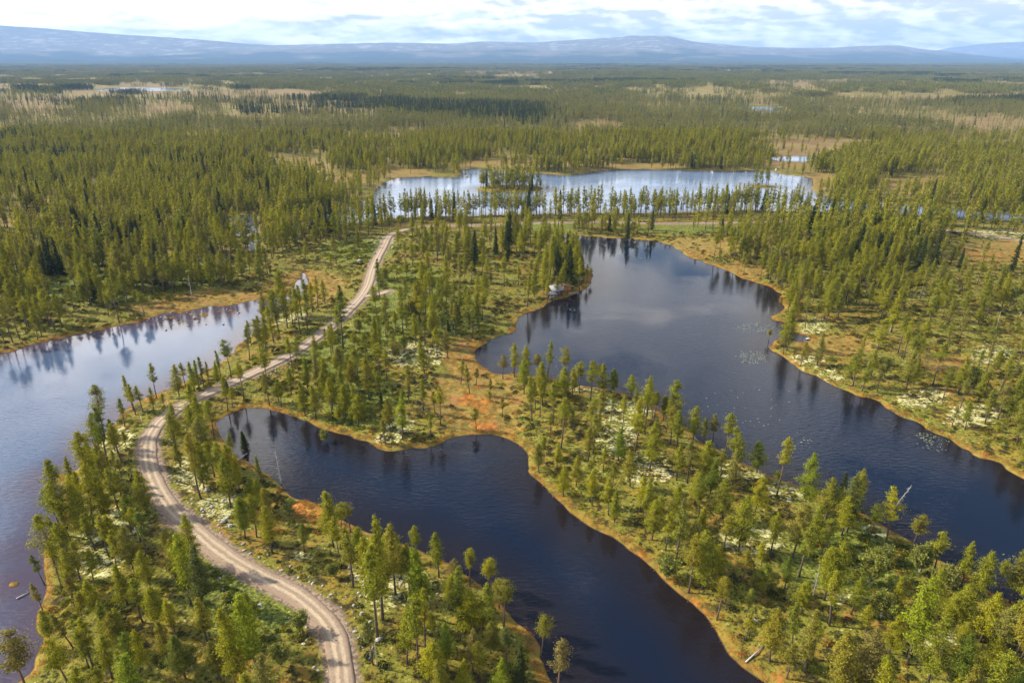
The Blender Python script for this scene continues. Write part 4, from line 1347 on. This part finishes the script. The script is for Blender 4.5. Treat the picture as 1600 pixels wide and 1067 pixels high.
pool = {"pine": [], "spruce": [], "birch": []}
rest = []
n_hand = {k: sum(1 for q in IND if q[0] == k) for k in pool}
for q in near_trees:
    (pool[q[0]] if shown(q) > 0 else rest).append(q)
for k in pool:
    pool[k].sort(key=lambda q: -shown(q))
    room = {"pine": 298, "spruce": 40, "birch": 45}[k] - n_hand[k]
    IND += pool[k][:max(0, room)]
    rest += pool[k][max(0, room):]
print("individual", len(IND), "rest", len(rest), "hand pines", n_hand)

# --- where things are, in words
MARKS = [  # name, pixel
    ("the road bend", 232, 700), ("the rusty bog patch", 500, 795), ("the round pond's tip", 345, 655), ("the white lichen knoll", 615, 930), ("the lone pale pine", 844, 1027),
    ("the orange islet", 92, 748), ("the yellow tussock", 23, 912), ("the log cabin", 866, 455), ("the side track", 580, 462), ("the orange bog", 745, 620), ("the spit tip", 1200, 540),
    ("the mushroom-shaped pine", 1424, 863), ("the leafless grey tree", 1270, 934), ("the layered shore pine", 1214, 773), ("the ridge lichen", 975, 700), ("the wooded island", 795, 295),
    ("the fallen pale log", 1178, 968), ("the small bay", 1560, 925), ("the pond cove", 745, 680), ("the low road bushes", 430, 1067), ("the shaded hollow", 1400, 900),
    ("the yellow lily pads", 1450, 690), ("the golden mire", 1100, 400), ("the pond point", 838, 1003), ("the stony verge", 470, 560), ("the snag over the lake", 1388, 806), ("the broken stump", 589, 1040),
]
MX = [(nm, *[float(q) for q in unproject(u_, v_, 1.0)]) for nm, u_, v_ in MARKS]


def zone_of(u, v, s, lid, dr):
    if v > 600 and u < 560 and lid == 0 and not (u > 240 and v < 840 and u > 232 + max(0, (v - 727)) * 0.8):
        return "on the road headland"
    if lid == 0 and v <= 640:
        return "between road and pale lake" if v > 470 or u > 430 else "in the western forest"
    if lid == 3 and u < 900 and v > 705:
        return "between road and long pond"
    if lid == 3 and v <= 705:
        return "on the heath north of the round pond"
    if lid in (2, 3) and u > 800 and v > 590 and not (u > 1200 and v < 750):
        return "on the ridge between the two dark lakes"
    if u > 1190:
        return "on the eastern shore"
    if v < 360:
        return "on the strip before the far lake"
    return "on the heath near the cabin"


TONES = {"y": ("yellow-green", (1.12, 1.08, 0.85, 1)), "d": ("dark green", (0.62, 0.74, 0.80, 1)), "g": ("grey-green", (0.98, 0.86, 1.15, 1)), "b": ("bright green", (1.0, 1.13, 0.82, 1))}
ORD = ["", "second", "third", "fourth", "fifth", "sixth", "seventh", "eighth", "ninth", "tenth", "eleventh", "twelfth"]
ix = np.array([q[1] for q in IND], float)
iy = np.array([q[2] for q in IND], float)
iz, is_, ilid, ibog, idr, iu, iv, idd = terrain(ix, iy, True)
rl = random.Random(9)
rows, buckets = [], {}
SHAPE = {0: "full-crowned", 1: "high-crowned", 2: "broad", 3: "round-topped", 4: "wide bushy", 5: "thin", 6: "narrow", 7: "flat-topped", 8: "cone-shaped", 9: "open-crowned", 10: "spreading", 11: "spindly", 12: "loose", 13: "lanky", 14: "leafy", 15: "tufted", 16: "pointed", 17: "gappy"}
for i, q in enumerate(IND):
    if q[6] is None:
        q[6] = rl.choice("yyyyygdb") if q[0] == "pine" else "n"
        q[5] = {"pine": q[5] % 18, "spruce": q[5] % 3, "birch": q[5] % 4}[q[0]]
    if q[7]:
        continue
    size = "tall" if q[4] > 12.5 else "short" if q[4] < 7 else "mid-height"
    tone = TONES[q[6]][0] if q[0] == "pine" else ("dark" if q[0] == "spruce" else "light green")
    shp_ = SHAPE[q[5]] + " " if q[0] == "pine" else ("slim " if q[5] == 1 and q[0] == "spruce" else "")
    zn = zone_of(iu[i], iv[i], is_[i], ilid[i], idr[i])
    ctx = "at the water" if is_[i] < 3 else "by the road" if idr[i] < 7 else ""
    j = min(range(len(MX)), key=lambda k: math.hypot(MX[k][1] - q[1], MX[k][2] - q[2]))
    dd = math.hypot(MX[j][1] - q[1], MX[j][2] - q[2])
    if zn.startswith("on the strip") or zn.startswith("in the western"):
        base = f"{size} {tone} {shp_}{q[0]} {zn}"
    else:
        base = f"{size} {tone} {shp_}{q[0]} {ctx + ', ' if ctx else ''}near {MX[j][0]}"
    buckets.setdefault(base, []).append((dd, i, MX[j][0]))
for base, lst in buckets.items():
    lst.sort()
    for k, (dd, i, mk) in enumerate(lst):
        lab = base
        if len(lst) > 1:
            lab = base.replace("near " + mk, (ORD[min(k, 11)] + " from " if k else "next to ") + mk) if "near " in base else base + (", " + ORD[min(k, 11)] + " from " + mk if k else ", closest to " + mk)
        IND[i][7] = lab
seen = {}
for q in IND:
    c_ = seen.get(q[7], 0)
    seen[q[7]] = c_ + 1
    if c_:
        q[7] = q[7] + ", " + ORD[min(c_, 11)] + " such"

GROUPN = {"pine": "pines of the lake shores and ridges", "spruce": "dark spruces among the pines", "birch": "small birches among the pines"}
SRC = {"pine": PINES, "spruce": SPRUCES, "birch": BIRCHES}
BASEH = {"pine": PINE_H, "spruce": PINE_H, "birch": 4.5}
for i, (kd, X, Y, Z, Ht, var, tone, lab) in enumerate(IND):
    o = thing(kd + "_tree", lab, kd, (X, Y, Z - 0.05), rl.uniform(0, 6.28), GROUPN[kd])
    k = Ht / BASEH[kd]
    kx = k ** 0.55 * rl.uniform(0.9, 1.1) if k < 1 else k ** 0.8 * rl.uniform(0.9, 1.1)
    if kd == "pine" and k < 0.55:
        kx *= 0.9
    o.scale = (kx, kx, k)
    lean = 0.035
    if lab and "leaning" in lab:
        o.rotation_euler = (0, -0.16, rl.uniform(-0.3, 0.3))
    else:
        o.rotation_euler = (rl.gauss(0, lean), rl.gauss(0, lean), o.rotation_euler[2])
    a_ = link("trunk", SRC[kd][var][2], o)
    c_ = link("crown", SRC[kd][var][3], o)
    if kd == "pine":
        c_.color = TONES[tone][1]

for (u, v, vt, k, ln, lab) in SNAG_L:
    X, Y, Z = hit(float(u), float(v))
    b = -(vt - 533.5) / FPX
    Ht = max(2.0, CAM_H + (-SP + b * CP) / (CP + b * SP) * Y - Z)
    o = link("dead_tree", SNAGS[k], None, (X, Y, Z - 0.1), label=lab, category="dead tree", group="dead trees")
    o.scale = (min(1.0, max(0.4, Ht / 9.0)), min(1.0, max(0.4, Ht / 9.0)), Ht / 9.0)
    o.rotation_euler = (0, ln, rl.uniform(0, 6))
    if ln > 0.2:
        o.rotation_euler = (0.1, ln, 0)

# --- the rest: one mass of pines, with the far forest as clumps
pts, rot, scl, ids = [], [], [], []
rg = np.random.default_rng(77)
other = {"spruce": ([], [], [], []), "birch": ([], [], [], [])}
for q in rest:
    dd = math.hypot(q[1], q[2])
    k = q[4] / BASEH[q[0]]
    kx = k ** 0.6 * rg.uniform(0.88, 1.12)
    r = (rg.normal(0, 0.03), rg.normal(0, 0.03), rg.uniform(0, 6.28))
    if q[0] == "pine":
        ids.append(IDX["near"][q[5] % 18] if dd < 330 else IDX["mid"][q[5] % 6])
        pts.append((q[1], q[2], q[3] - 0.05))
        rot.append(r)
        scl.append((kx, kx, k))
    else:
        A = other[q[0]]
        A[0].append((q[1], q[2], q[3] - 0.05))
        A[1].append(r)
        A[2].append((kx, kx, k))
        A[3].append(IDX[q[0]][q[5] % len(IDX[q[0]])])

PER = 0.11
x, y, rg = candidates(520, 1500, PER, 2)
_, s, lid, bog, dr, u, v, d = terrain(x, y, True)
keep = (rg.random(len(x)) < density(x, y, u, v, s, bog, dr, d) * 1.0 / PER) & (s > 1.0)
x, y = x[keep], y[keep]
z = terrain(x, y)
n = len(x)
H = np.clip(rg.normal(11.0, 2.0, n), 4, 16) * (0.85 + 0.3 * fbm(x, y, 60, 2, 88))
k = H / PINE_H
kx = k ** 0.6
P2 = np.stack([x, y, z - 0.1], 1)
R2 = np.stack([np.zeros(n), np.zeros(n), rg.uniform(0, 6.28, n)], 1)
S2 = np.stack([kx, kx, k], 1)
I2 = np.where(y < 750, np.array(IDX["mid"])[rg.integers(0, 6, n)], np.array(IDX["low"])[rg.integers(0, 6, n)])

stand = fbm(x * 0.7, y, 230, 3, 123)
dk = (rg.random(n) < 0.03 + 0.75 * sstep(0.58, 0.66, stand))
I2 = np.where(dk, np.array(IDX["lowdark"])[rg.integers(0, 4, n)], I2)

# clumps beyond
y0, y1 = 1500, 11800
m_ = int(0.92 * (y1 * y1 - y0 * y0) / 1500)
yy = np.sqrt(rg.uniform(y0 * y0, y1 * y1, m_))
xx = rg.uniform(-1, 1, m_) * yy * 0.92
_, s, lid, bog, dr, u, v, d = terrain(xx, yy, True)
den = density(xx, yy, u, v, np.minimum(s - 10, 50), bog, dr, d) / 0.05
r_ = rg.random(m_)
keep = (r_ < den * 0.85) & (s > 26)
thin = den[keep] < 0.6
xx, yy = xx[keep], yy[keep]
zz = terrain(xx, yy)
n3 = len(xx)
P3 = np.stack([xx, yy, zz - 0.3], 1)
R3 = np.stack([np.zeros(n3), np.zeros(n3), rg.uniform(0, 6.28, n3)], 1)
ks = rg.uniform(0.85, 1.15, n3)
S3 = np.stack([ks, ks, ks * rg.uniform(0.85, 1.1, n3)], 1)
I3 = np.where(thin, np.array(IDX["thin"])[rg.integers(0, 2, n3)], np.array(IDX["clump"])[rg.integers(0, 4, n3)])
stand = fbm(xx * 0.6, yy, 620, 3, 125)
dk = (rg.random(n3) < 0.9 * sstep(0.55, 0.62, stand)) & ~thin
I3 = np.where(dk, np.array(IDX["clumpdark"])[rg.integers(0, 2, n3)], I3)
print("mid", n, "clumps", n3)
f_ = scatter("pine_forest", PROTO, np.vstack([np.array(pts), P2, P3]), np.vstack([np.array(rot), R2, R3]), np.vstack([np.array(scl), S2, S3]), np.concatenate([np.array(ids), I2, I3]))
f_["label"] = "dense olive pine forest stretching from the lakes to the mountains"
for kd in other:
    A = other[kd]
    if A[0]:
        scatter(kd + "_forest", PROTO, A[0], A[1], A[2], A[3])

# ------------------------------------------------------------------ undergrowth
SMALL = {}
_s = 0


def small(kind, G, mat):
    global _s
    o = bpy.data.objects.new("small_%03d" % _s, G.mesh("small", mat))
    PROTO_SMALL.objects.link(o)
    SMALL.setdefault(kind, []).append(_s)
    _s += 1


for i in range(5):
    for kind_, mat_ in (("heath", M_SHRUB), ("lush", M_LUSH), ("dark", M_JUNI)):
        G = Geo()
        rg = np.random.default_rng(900 + i)
        n = 90
        az = rg.uniform(0, 6.28, n)
        rr = np.sqrt(rg.random(n)) * rg.uniform(0.7, 1.0)
        P = np.stack([rr * np.cos(az), rr * np.sin(az) * 0.8, (1 - rr ** 2) * rg.uniform(0.4, 1.0, n) * 0.75], 1)
        N = np.stack([np.cos(az) * rr, np.sin(az) * rr, np.full(n, 0.7)], 1) + rg.normal(0, 0.5, (n, 3))
        G.tris(P, N, rg.uniform(0.10, 0.20, n), 0.7)
        small(kind_, G, mat_)
for i in range(4):
    G = Geo()
    rg = np.random.default_rng(950 + i)
    n = 36
    P = np.stack([rg.normal(0, 0.45, n), rg.normal(0, 0.45, n), rg.uniform(0.05, 0.35, n)], 1)
    N = rg.normal(0, 1, (n, 3)) + np.array([0, 0, 0.3])
    G.tris(P, N, rg.uniform(0.10, 0.22, n), 0.4)
    small("sedge", G, M_SEDGE)


def rock_geo(seed, sub=1):
    rg = np.random.default_rng(seed)
    ph = (1 + 5 ** 0.5) / 2
    V = [(-1, ph, 0), (1, ph, 0), (-1, -ph, 0), (1, -ph, 0), (0, -1, ph), (0, 1, ph), (0, -1, -ph), (0, 1, -ph), (ph, 0, -1), (ph, 0, 1), (-ph, 0, -1), (-ph, 0, 1)]
    F = [(0, 11, 5), (0, 5, 1), (0, 1, 7), (0, 7, 10), (0, 10, 11), (1, 5, 9), (5, 11, 4), (11, 10, 2), (10, 7, 6), (7, 1, 8), (3, 9, 4), (3, 4, 2), (3, 2, 6), (3, 6, 8), (3, 8, 9), (4, 9, 5), (2, 4, 11), (6, 2, 10), (8, 6, 7), (9, 8, 1)]
    V = np.array(V, float)
    for _ in range(sub):
        vs = [tuple(q) for q in V]
        mid = {}
        nf = []
        for a, b, c in F:
            m3 = []
            for p, q in ((a, b), (b, c), (c, a)):
                key = (min(p, q), max(p, q))
                if key not in mid:
                    mid[key] = len(vs)
                    vs.append(tuple((np.array(vs[p]) + np.array(vs[q])) / 2))
                m3.append(mid[key])
            nf += [(a, m3[0], m3[2]), (b, m3[1], m3[0]), (c, m3[2], m3[1]), (m3[0], m3[1], m3[2])]
        V, F = np.array(vs), nf
    V = V / np.linalg.norm(V, axis=1, keepdims=True)
    V = V * (1 + rg.normal(0, 0.11, (len(V), 1)))
    V = V * np.array([1.0, rg.uniform(0.6, 0.9), rg.uniform(0.45, 0.7)])
    # chop two facets
    for _ in range(3):
        nrm = rg.normal(0, 1, 3)
        nrm /= np.linalg.norm(nrm)
        dd_ = V @ nrm
        V = V - np.maximum(dd_ - 0.62, 0)[:, None] * nrm
    G = Geo()
    G.add(V, F)
    return G


for i in range(4):
    small("stone", rock_geo(970 + i), M_STONE)
G = Geo()
for a_ in range(1):
    ang = np.linspace(0.25, 6.03, 9)
    V = np.vstack([[0, 0, 0.004], np.stack([np.cos(ang), np.sin(ang), np.full(9, 0.004)], 1)])
    G.add(V, [(0, j, j + 1) for j in range(1, 9)])
M_LILY = flat_mat("lily_pad", (0.19, 0.21, 0.09), 0.25, 0.35, 0.8)
small("lily", G, M_LILY)


def strew(name, kinds, x, y, z, smin, smax, seed, zoff=-0.05, zs=1.0):
    rg = np.random.default_rng(seed)
    n = len(x)
    ids_ = np.array([SMALL[k][rg.integers(0, len(SMALL[k]))] for k in kinds])
    s_ = rg.uniform(smin, smax, n)
    return scatter(name, PROTO_SMALL, np.stack([x, y, z + zoff], 1), np.stack([np.zeros(n), np.zeros(n), rg.uniform(0, 6.28, n)], 1), np.stack([s_, s_ * rg.uniform(0.7, 1, n), s_ * zs * rg.uniform(0.7, 1.1, n)], 1), ids_)


x, y, rg = candidates(50, 330, 1.5, 21)
z, s, lid, bog, dr, u, v, d = terrain(x, y, True)
lich = field(u, v, LICHEN)
lush = field(u, v, LUSH)
rust = field(u, v, RUST)
pr = 0.62 * sstep(0.35, 0.6, fbm(x, y, 4.5, 3, 19)) * (1 - 0.75 * lich) * (1 - 0.85 * bog) * (1 - rust) * (0.55 + 0.8 * lush) * sstep(1.0, 3.0, s) * sstep(2.7, 4.0, dr)
pr = pr * np.clip(250 / d, 0.5, 1)
k_ = rg.random(len(x)) < pr
lushy = (lush > 0.4) | (fbm(x, y, 18, 2, 23) > 0.62)
kk = np.where(rg.random(k_.sum()) < 0.42, "dark", "heath")
kk = np.where(lushy[k_] & (rg.random(k_.sum()) < 0.6), "lush", kk)
hs = 0.55 + 0.75 * lush[k_]
o_ = strew("heath_shrubs", kk, x[k_], y[k_], z[k_], 0.40, 1.25, 31)
print("shrubs", k_.sum())
# sedge tufts along the water and on the mires
x, y, rg = candidates(50, 300, 1.3, 22)
z, s, lid, bog, dr, u, v, d = terrain(x, y, True)
pr = np.maximum(sstep(2.8, 1.2, s) * 0.7, 0.35 * bog) * (s > 0.12) * sstep(2.6, 4.0, dr)
pr = np.maximum(pr, 0.5 * field(u, v, RUST) * (s > 0.12))
k_ = rg.random(len(x)) < pr
strew("sedge_tufts", np.full(k_.sum(), "sedge"), x[k_], y[k_], z[k_], 0.5, 1.0, 32)
print("sedge", k_.sum())
# stones: along the road banks, on the lichen, in the boggy north end of the western lake
x, y, rg = candidates(50, 300, 0.9, 24)
z, s, lid, bog, dr, u, v, d = terrain(x, y, True)
pr = 0.45 * (dr > 2.5) * sstep(6.5, 2.8, dr) * sstep(0.4, 0.6, fbm(x, y, 6, 2, 44)) * (v > 560) + 0.05 * field(u, v, LICHEN) + 0.30 * ell(u, v, 345, 800, 60, 50) * sstep(0.45, 0.6, fbm(x, y, 5, 2, 45)) + 0.5 * ell(u, v, 560, 960, 30, 60) * (s > 0)
pr = pr * (s > 0.8)
pr = np.maximum(pr, 0.10 * ell(u, v, 300, 492, 90, 14) * (s > -3))
k_ = rg.random(len(x)) < pr
strew("scattered_stones", np.full(k_.sum(), "stone"), x[k_], y[k_], np.maximum(z[k_], -0.05), 0.10, 0.42, 33, 0.02)
print("stones", k_.sum())
# lily pads
PADS = [(1180, 512, 34, 9, 150), (1175, 558, 28, 13, 200), (1460, 690, 32, 18, 130), (1440, 680, 12, 6, 40), (1165, 640, 90, 45, 70), (990, 402, 30, 5, 60), (1545, 880, 18, 6, 16), (1240, 690, 40, 20, 40), (1570, 870, 20, 6, 14), (870, 575, 30, 8, 20), (895, 484, 8, 3, 25)]
LX, LY = [], []
rg = np.random.default_rng(25)
for (cu, cv, ru, rv, n) in PADS:
    n = int(n * 0.7)
    a_ = rg.uniform(0, 6.28, n)
    r_ = np.sqrt(rg.random(n)) * (0.6 + 0.4 * rg.random(n))
    ux, vx = cu + ru * r_ * np.cos(a_), cv + rv * r_ * np.sin(a_)
    X, Y = unproject(ux, vx, 0)
    LX.append(X)
    LY.append(Y)
LX, LY = np.concatenate(LX), np.concatenate(LY)
sl, _l = land(LX, LY)
k_ = sl < -0.6
strew("lily_pads", np.full(k_.sum(), "lily"), LX[k_], LY[k_], np.zeros(k_.sum()), 0.07, 0.20, 34, 0.006, 1.0)

# ------------------------------------------------------------------ boulders one can pick out
ROCKS = [rock_geo(990 + i, 2).mesh("boulder", M_STONE) for i in range(4)]
BOULD = [(323, 767, 1.0, "pale boulder at the foot of the lichen slope east of the road bend"), (349, 815, 0.9, "whitish boulder among the grey scree beside the curving road"), (360, 822, 0.7, "smaller grey boulder in the scree below the whitish one"),
    (331, 792, 0.6, "round stone between lichen and the gravel verge"), (233, 499, 1.0, "white boulder on the north shore of the pale lake"), (142, 519, 0.9, "pale rock on the brown grass edge of the pale lake"), (259, 516, 0.8, "small dark rock alone in the pale lake's north end"),
    (294, 509, 0.9, "dark rock in open pale water below the rocky mire"), (268, 508, 0.7, "brown rock between two others in the shallow north end"), (322, 507, 0.6, "tiny rock standing out furthest into the pale lake"), (349, 507, 0.8, "pale flat rock at the shallow lake end by the road trees"),
    (373, 489, 0.8, "rock off the rocky mire's eastern end"), (310, 503, 1.0, "largest rock of the cluster in the shallow north end"), (304, 497, 0.9, "grey rock touching the tiny mire islets"), (614, 388, 1.3, "boulder beside the far road end"), (562, 408, 1.5, "white boulder on the heath west of the far road"),
    (585, 397, 1.2, "boulder on the stony verge of the far road"), (1263, 530, 1.0, "white stone at the inlet of the east shore"), (1310, 457, 1.3, "white boulder in the eastern pine stand"), (592, 1000, 0.8, "grey stone on the slope beside the road at the lichen knoll"), (575, 985, 0.6, "small stone on the gravel slope under the slender pines"),
    (566, 960, 0.7, "brown stone in the gravel bank of the road"), (1448, 857, 0.9, "pale stone at the tip above the dark bay"), (1455, 862, 0.6, "small white stone beside the dark tip spruce"), (1213, 266.5, 2.2, "rock off the far lake's north-east shore"), (729, 276.5, 2.0, "rock in the far lake's western cove")]
for i, (u, v, r, lab) in enumerate(BOULD):
    X, Y, Z = hit(float(u), float(v))
    o = link("boulder", ROCKS[i % 4], None, (X, Y, max(Z, 0.0) + r * 0.15), label=lab, category="boulder", group="boulders by road and shore")
    o.scale = (r * (0.55 if v > 480 and v < 520 else 0.75),) * 3
    o.rotation_euler = (0, 0, rl.uniform(0, 6))

# ------------------------------------------------------------------ fallen logs
LOGS = [((1168, 961), (1189, 976), 0.16, "pale barkless log lying in the grass beside the long pond's orange shore"), ((1165, 1035), (1194, 1009), 0.12, "long thin pale log slanting down to the long pond"), ((26, 936), (47, 925), 0.12, "dark sunken log in the pale water by the headland"),
    ((371, 720), (386, 709), 0.15, "pale log sticking out over the round pond's west shore"), ((888, 459), (903, 458), 0.18, "pale log on the shore below the wooden shed"), ((1437, 858), (1452, 851), 0.12, "white driftwood log at the tip above the dark bay"), ((577, 1030), (583, 1008), 0.13, "dark leaning log by the broken stump")]
for (a, b, r, lab) in LOGS:
    A, B = hit(*map(float, a)), hit(*map(float, b))
    G = Geo()
    A, B = np.array(A, float), np.array(B, float)
    A[2] = max(A[2], 0.02) + r
    B[2] = max(B[2], 0.02) + r * 0.8
    L = B - A
    G.tube([np.zeros(3), L * 0.5 + np.array([0, 0, 0.05]), L], [r, r * 0.8, r * 0.35], 7)
    for q in (0.35, 0.5, 0.68, 0.85):
        sd = rl.choice((-1, 1))
        nx_ = np.array([-L[1], L[0], 0]) / np.linalg.norm(L)
        G.tube([L * q, L * q + nx_ * sd * 0.5 + L * 0.03 + np.array([0, 0, 0.25])], [r * 0.3, 0.01], 4)
    link("fallen_log", G.mesh("fallen_log", M_DEAD), None, tuple(A), label=lab, category="log", group="fallen logs")

# ------------------------------------------------------------------ cabin, shed, marker
M_LOGW = flat_mat("tarred_logs", (0.13, 0.055, 0.028), 0.85)
M_ORANGE = flat_mat("oiled_boards", (0.42, 0.17, 0.05), 0.8)
M_ROOF = flat_mat("grey_roof_sheet", (0.24, 0.25, 0.26), 0.75, 0.2, 1.5)
M_WHITE = flat_mat("white_paint", (0.72, 0.72, 0.70), 0.6, 0.06)
M_PALE = flat_mat("weathered_boards", (0.28, 0.265, 0.24), 0.8)
M_GLASS = flat_mat("dark_pane", (0.02, 0.025, 0.03), 0.1, 0.1)
M_BROWN = flat_mat("brown_boards", (0.20, 0.11, 0.06), 0.85)


def gmesh(name, fn, mat):
    G = Geo()
    fn(G)
    return G.mesh(name, mat)


X, Y, Z = hit(866.0, 461.0)
cab = thing("log_cabin", "small dark log cabin with a grey gable roof on the wooded point", "cabin", (X, Y, Z), 0.55)


def walls(G):
    for k in range(11):
        zc = 0.12 + k * 0.22
        for sy in (-1, 1):
            G.tube([(-2.15, sy * 1.9, zc), (2.15, sy * 1.9, zc)], [0.12, 0.12], 6)
        for sx in (-1, 1):
            G.tube([(sx * 1.95, -2.1, zc + 0.11), (sx * 1.95, 2.1, zc + 0.11)], [0.12, 0.12], 6)
    for sx in (-1, 1):
        G.add([(sx * 1.95, -1.9, 2.5), (sx * 1.95, 1.9, 2.5), (sx * 1.95, 0, 3.75), (sx * 1.85, -1.9, 2.5), (sx * 1.85, 1.9, 2.5), (sx * 1.85, 0, 3.75)], [(0, 1, 2), (3, 5, 4), (0, 2, 5), (0, 5, 3), (1, 4, 5), (1, 5, 2)])


link("wall", gmesh("wall", walls, M_LOGW), cab)


def slab(x0, x1, y0, z0, y1, z1, th):
    V = [(x0, y0, z0), (x1, y0, z0), (x1, y1, z1), (x0, y1, z1), (x0, y0, z0 + th), (x1, y0, z0 + th), (x1, y1, z1 + th), (x0, y1, z1 + th)]
    F = [(0, 2, 1), (0, 3, 2), (4, 5, 6), (4, 6, 7), (0, 1, 5), (0, 5, 4), (1, 2, 6), (1, 6, 5), (2, 3, 7), (2, 7, 6), (3, 0, 4), (3, 4, 7)]
    return V, F


rf = link("roof", gmesh("roof", lambda G: (G.add(*slab(-2.5, 2.5, -2.5, 2.2, -0.01, 3.85, 0.12)), G.add(*slab(-2.5, 2.5, 2.5, 2.2, 0.01, 3.85, 0.12))), M_ROOF), cab)
link("chimney", gmesh("chimney", lambda G: G.box((0.6, 0.5, 4.0), (0.22, 0.22, 0.5)), M_STONE), rf)
dr_ = link("door", gmesh("door", lambda G: G.box((-2.12, 0.6, 1.05), (0.04, 0.42, 0.95)), M_BROWN), cab)
link("handle", gmesh("handle", lambda G: G.box((-2.18, 0.3, 1.05), (0.03, 0.06, 0.02)), M_WHITE), dr_)
for (yy_, zz_) in ((-0.8, 1.45),):
    w_ = link("window", gmesh("window", lambda G: G.box((-2.11, yy_, zz_), (0.03, 0.40, 0.35)), M_GLASS), cab)
    link("frame", gmesh("frame", lambda G: (G.box((-2.15, yy_, zz_ + 0.38), (0.03, 0.46, 0.04)), G.box((-2.15, yy_, zz_ - 0.38), (0.03, 0.46, 0.04)), G.box((-2.15, yy_ - 0.43, zz_), (0.03, 0.04, 0.34)), G.box((-2.15, yy_ + 0.43, zz_), (0.03, 0.04, 0.34)), G.box((-2.15, yy_, zz_), (0.02, 0.02, 0.34))), M_WHITE), w_)
w_ = link("window", gmesh("window", lambda G: G.box((0.2, -2.06, 1.45), (0.45, 0.03, 0.35)), M_GLASS), cab)
link("frame", gmesh("frame", lambda G: (G.box((0.2, -2.10, 1.83), (0.52, 0.03, 0.04)), G.box((0.2, -2.10, 1.07), (0.52, 0.03, 0.04)), G.box((-0.28, -2.10, 1.45), (0.04, 0.03, 0.34)), G.box((0.68, -2.10, 1.45), (0.04, 0.03, 0.34))), M_WHITE), w_)

X, Y, Z = hit(863.0, 466.5)
vr = thing("open_shelter", "low pale-framed open shelter with a pale lean-to roof in front of the log cabin", "shelter", (X, Y, Z), 0.3)
link("roof", gmesh("roof", lambda G: G.add(*slab(-1.4, 1.4, -1.1, 1.75, 1.1, 2.1, 0.09)), M_PALE), vr)
for sx in (-1.25, 0.0, 1.25):
    for sy in (-1.0, 1.0):
        if sx == 0.0 and sy > 0:
            continue
        link("post", gmesh("post", lambda G: G.box((sx, sy, 0.86), (0.07, 0.07, 0.92)), M_PALE), vr)
link("back_wall", gmesh("back_wall", lambda G: G.box((0, 0.9, 0.9), (1.2, 0.04, 0.9)), M_BROWN), vr)
link("bench", gmesh("bench", lambda G: G.box((0, 0.55, 0.42), (1.0, 0.25, 0.04)), M_WHITE), vr)

X, Y, Z = hit(886.0, 455.0)
sh = thing("wooden_shed", "little orange-brown board shed with a flat sloping roof, east of the log cabin", "shed", (X, Y, Z), 0.12)
PLK = gmesh("plank", lambda G: G.box((0, 0, 1.0), (0.135, 0.03, 1.0)), M_ORANGE)
for k in range(9):
    if k in (4,):
        continue
    link("plank", PLK, sh, (-1.16 + 0.29 * k, -1.0, 0.0))
for k in range(7):
    for sx in (-1.28, 1.28):
        p_ = link("plank", PLK, sh, (sx, -0.84 + 0.29 * k, 0.0))
        p_.rotation_euler = (0, 0, math.pi / 2)
link("door", gmesh("door", lambda G: G.box((0, -0.97, 0.95), (0.14, 0.03, 0.95)), M_BROWN), sh)
link("back_wall", gmesh("back_wall", lambda G: G.box((0, 1.08, 0.95), (1.25, 0.04, 0.95)), M_BROWN), sh)
link("roof", gmesh("roof", lambda G: G.add(*slab(-1.5, 1.5, -1.3, 2.03, 1.35, 2.35, 0.08)), M_BROWN), sh)

X, Y, Z = hit(222.0, 661.0)
mk = thing("marker_pole", "thin white marker pole beside the ditch at the road bend", "pole", (X, Y, Z))
link("pole", gmesh("pole", lambda G: G.tube([(0, 0, -0.3), (0, 0, 1.9)], [0.05, 0.045], 8), M_WHITE), mk)
link("cap", gmesh("cap", lambda G: G.tube([(0, 0, 1.903), (0, 0, 2.0)], [0.055, 0.04], 8), M_ORANGE), mk)

# ------------------------------------------------------------------ haze
me = bpy.data.meshes.new("haze")
hx_, y0_, y1_, z0_, z1_ = 30500.0, -3000.0, 31000.0, -3.0, 1120.0
V = [(x_, y_, z_) for z_ in (z0_, z1_) for y_ in (y0_, y1_) for x_ in (-hx_, hx_)]
me.from_pydata([(a * (3.2 if False else 1), b, c) for a, b, c in V], [], [(0, 2, 3, 1), (4, 5, 7, 6), (0, 1, 5, 4), (2, 6, 7, 3), (0, 4, 6, 2), (1, 3, 7, 5)])
mh = bpy.data.materials.new("haze")
mh.use_nodes = True
t = NT(mh.node_tree)
t.n.clear()
out = t.node("ShaderNodeOutputMaterial")
pv = t.node("ShaderNodeVolumePrincipled")
pv.inputs["Color"].default_value = (0.34, 0.575, 1.0, 1)
pv.inputs["Density"].default_value = HAZE
pv.inputs["Anisotropy"].default_value = 0.0
t.l.new(pv.outputs[0], out.inputs["Volume"])
me.materials.append(mh)
link("haze", me, kind="stuff")
print("done")
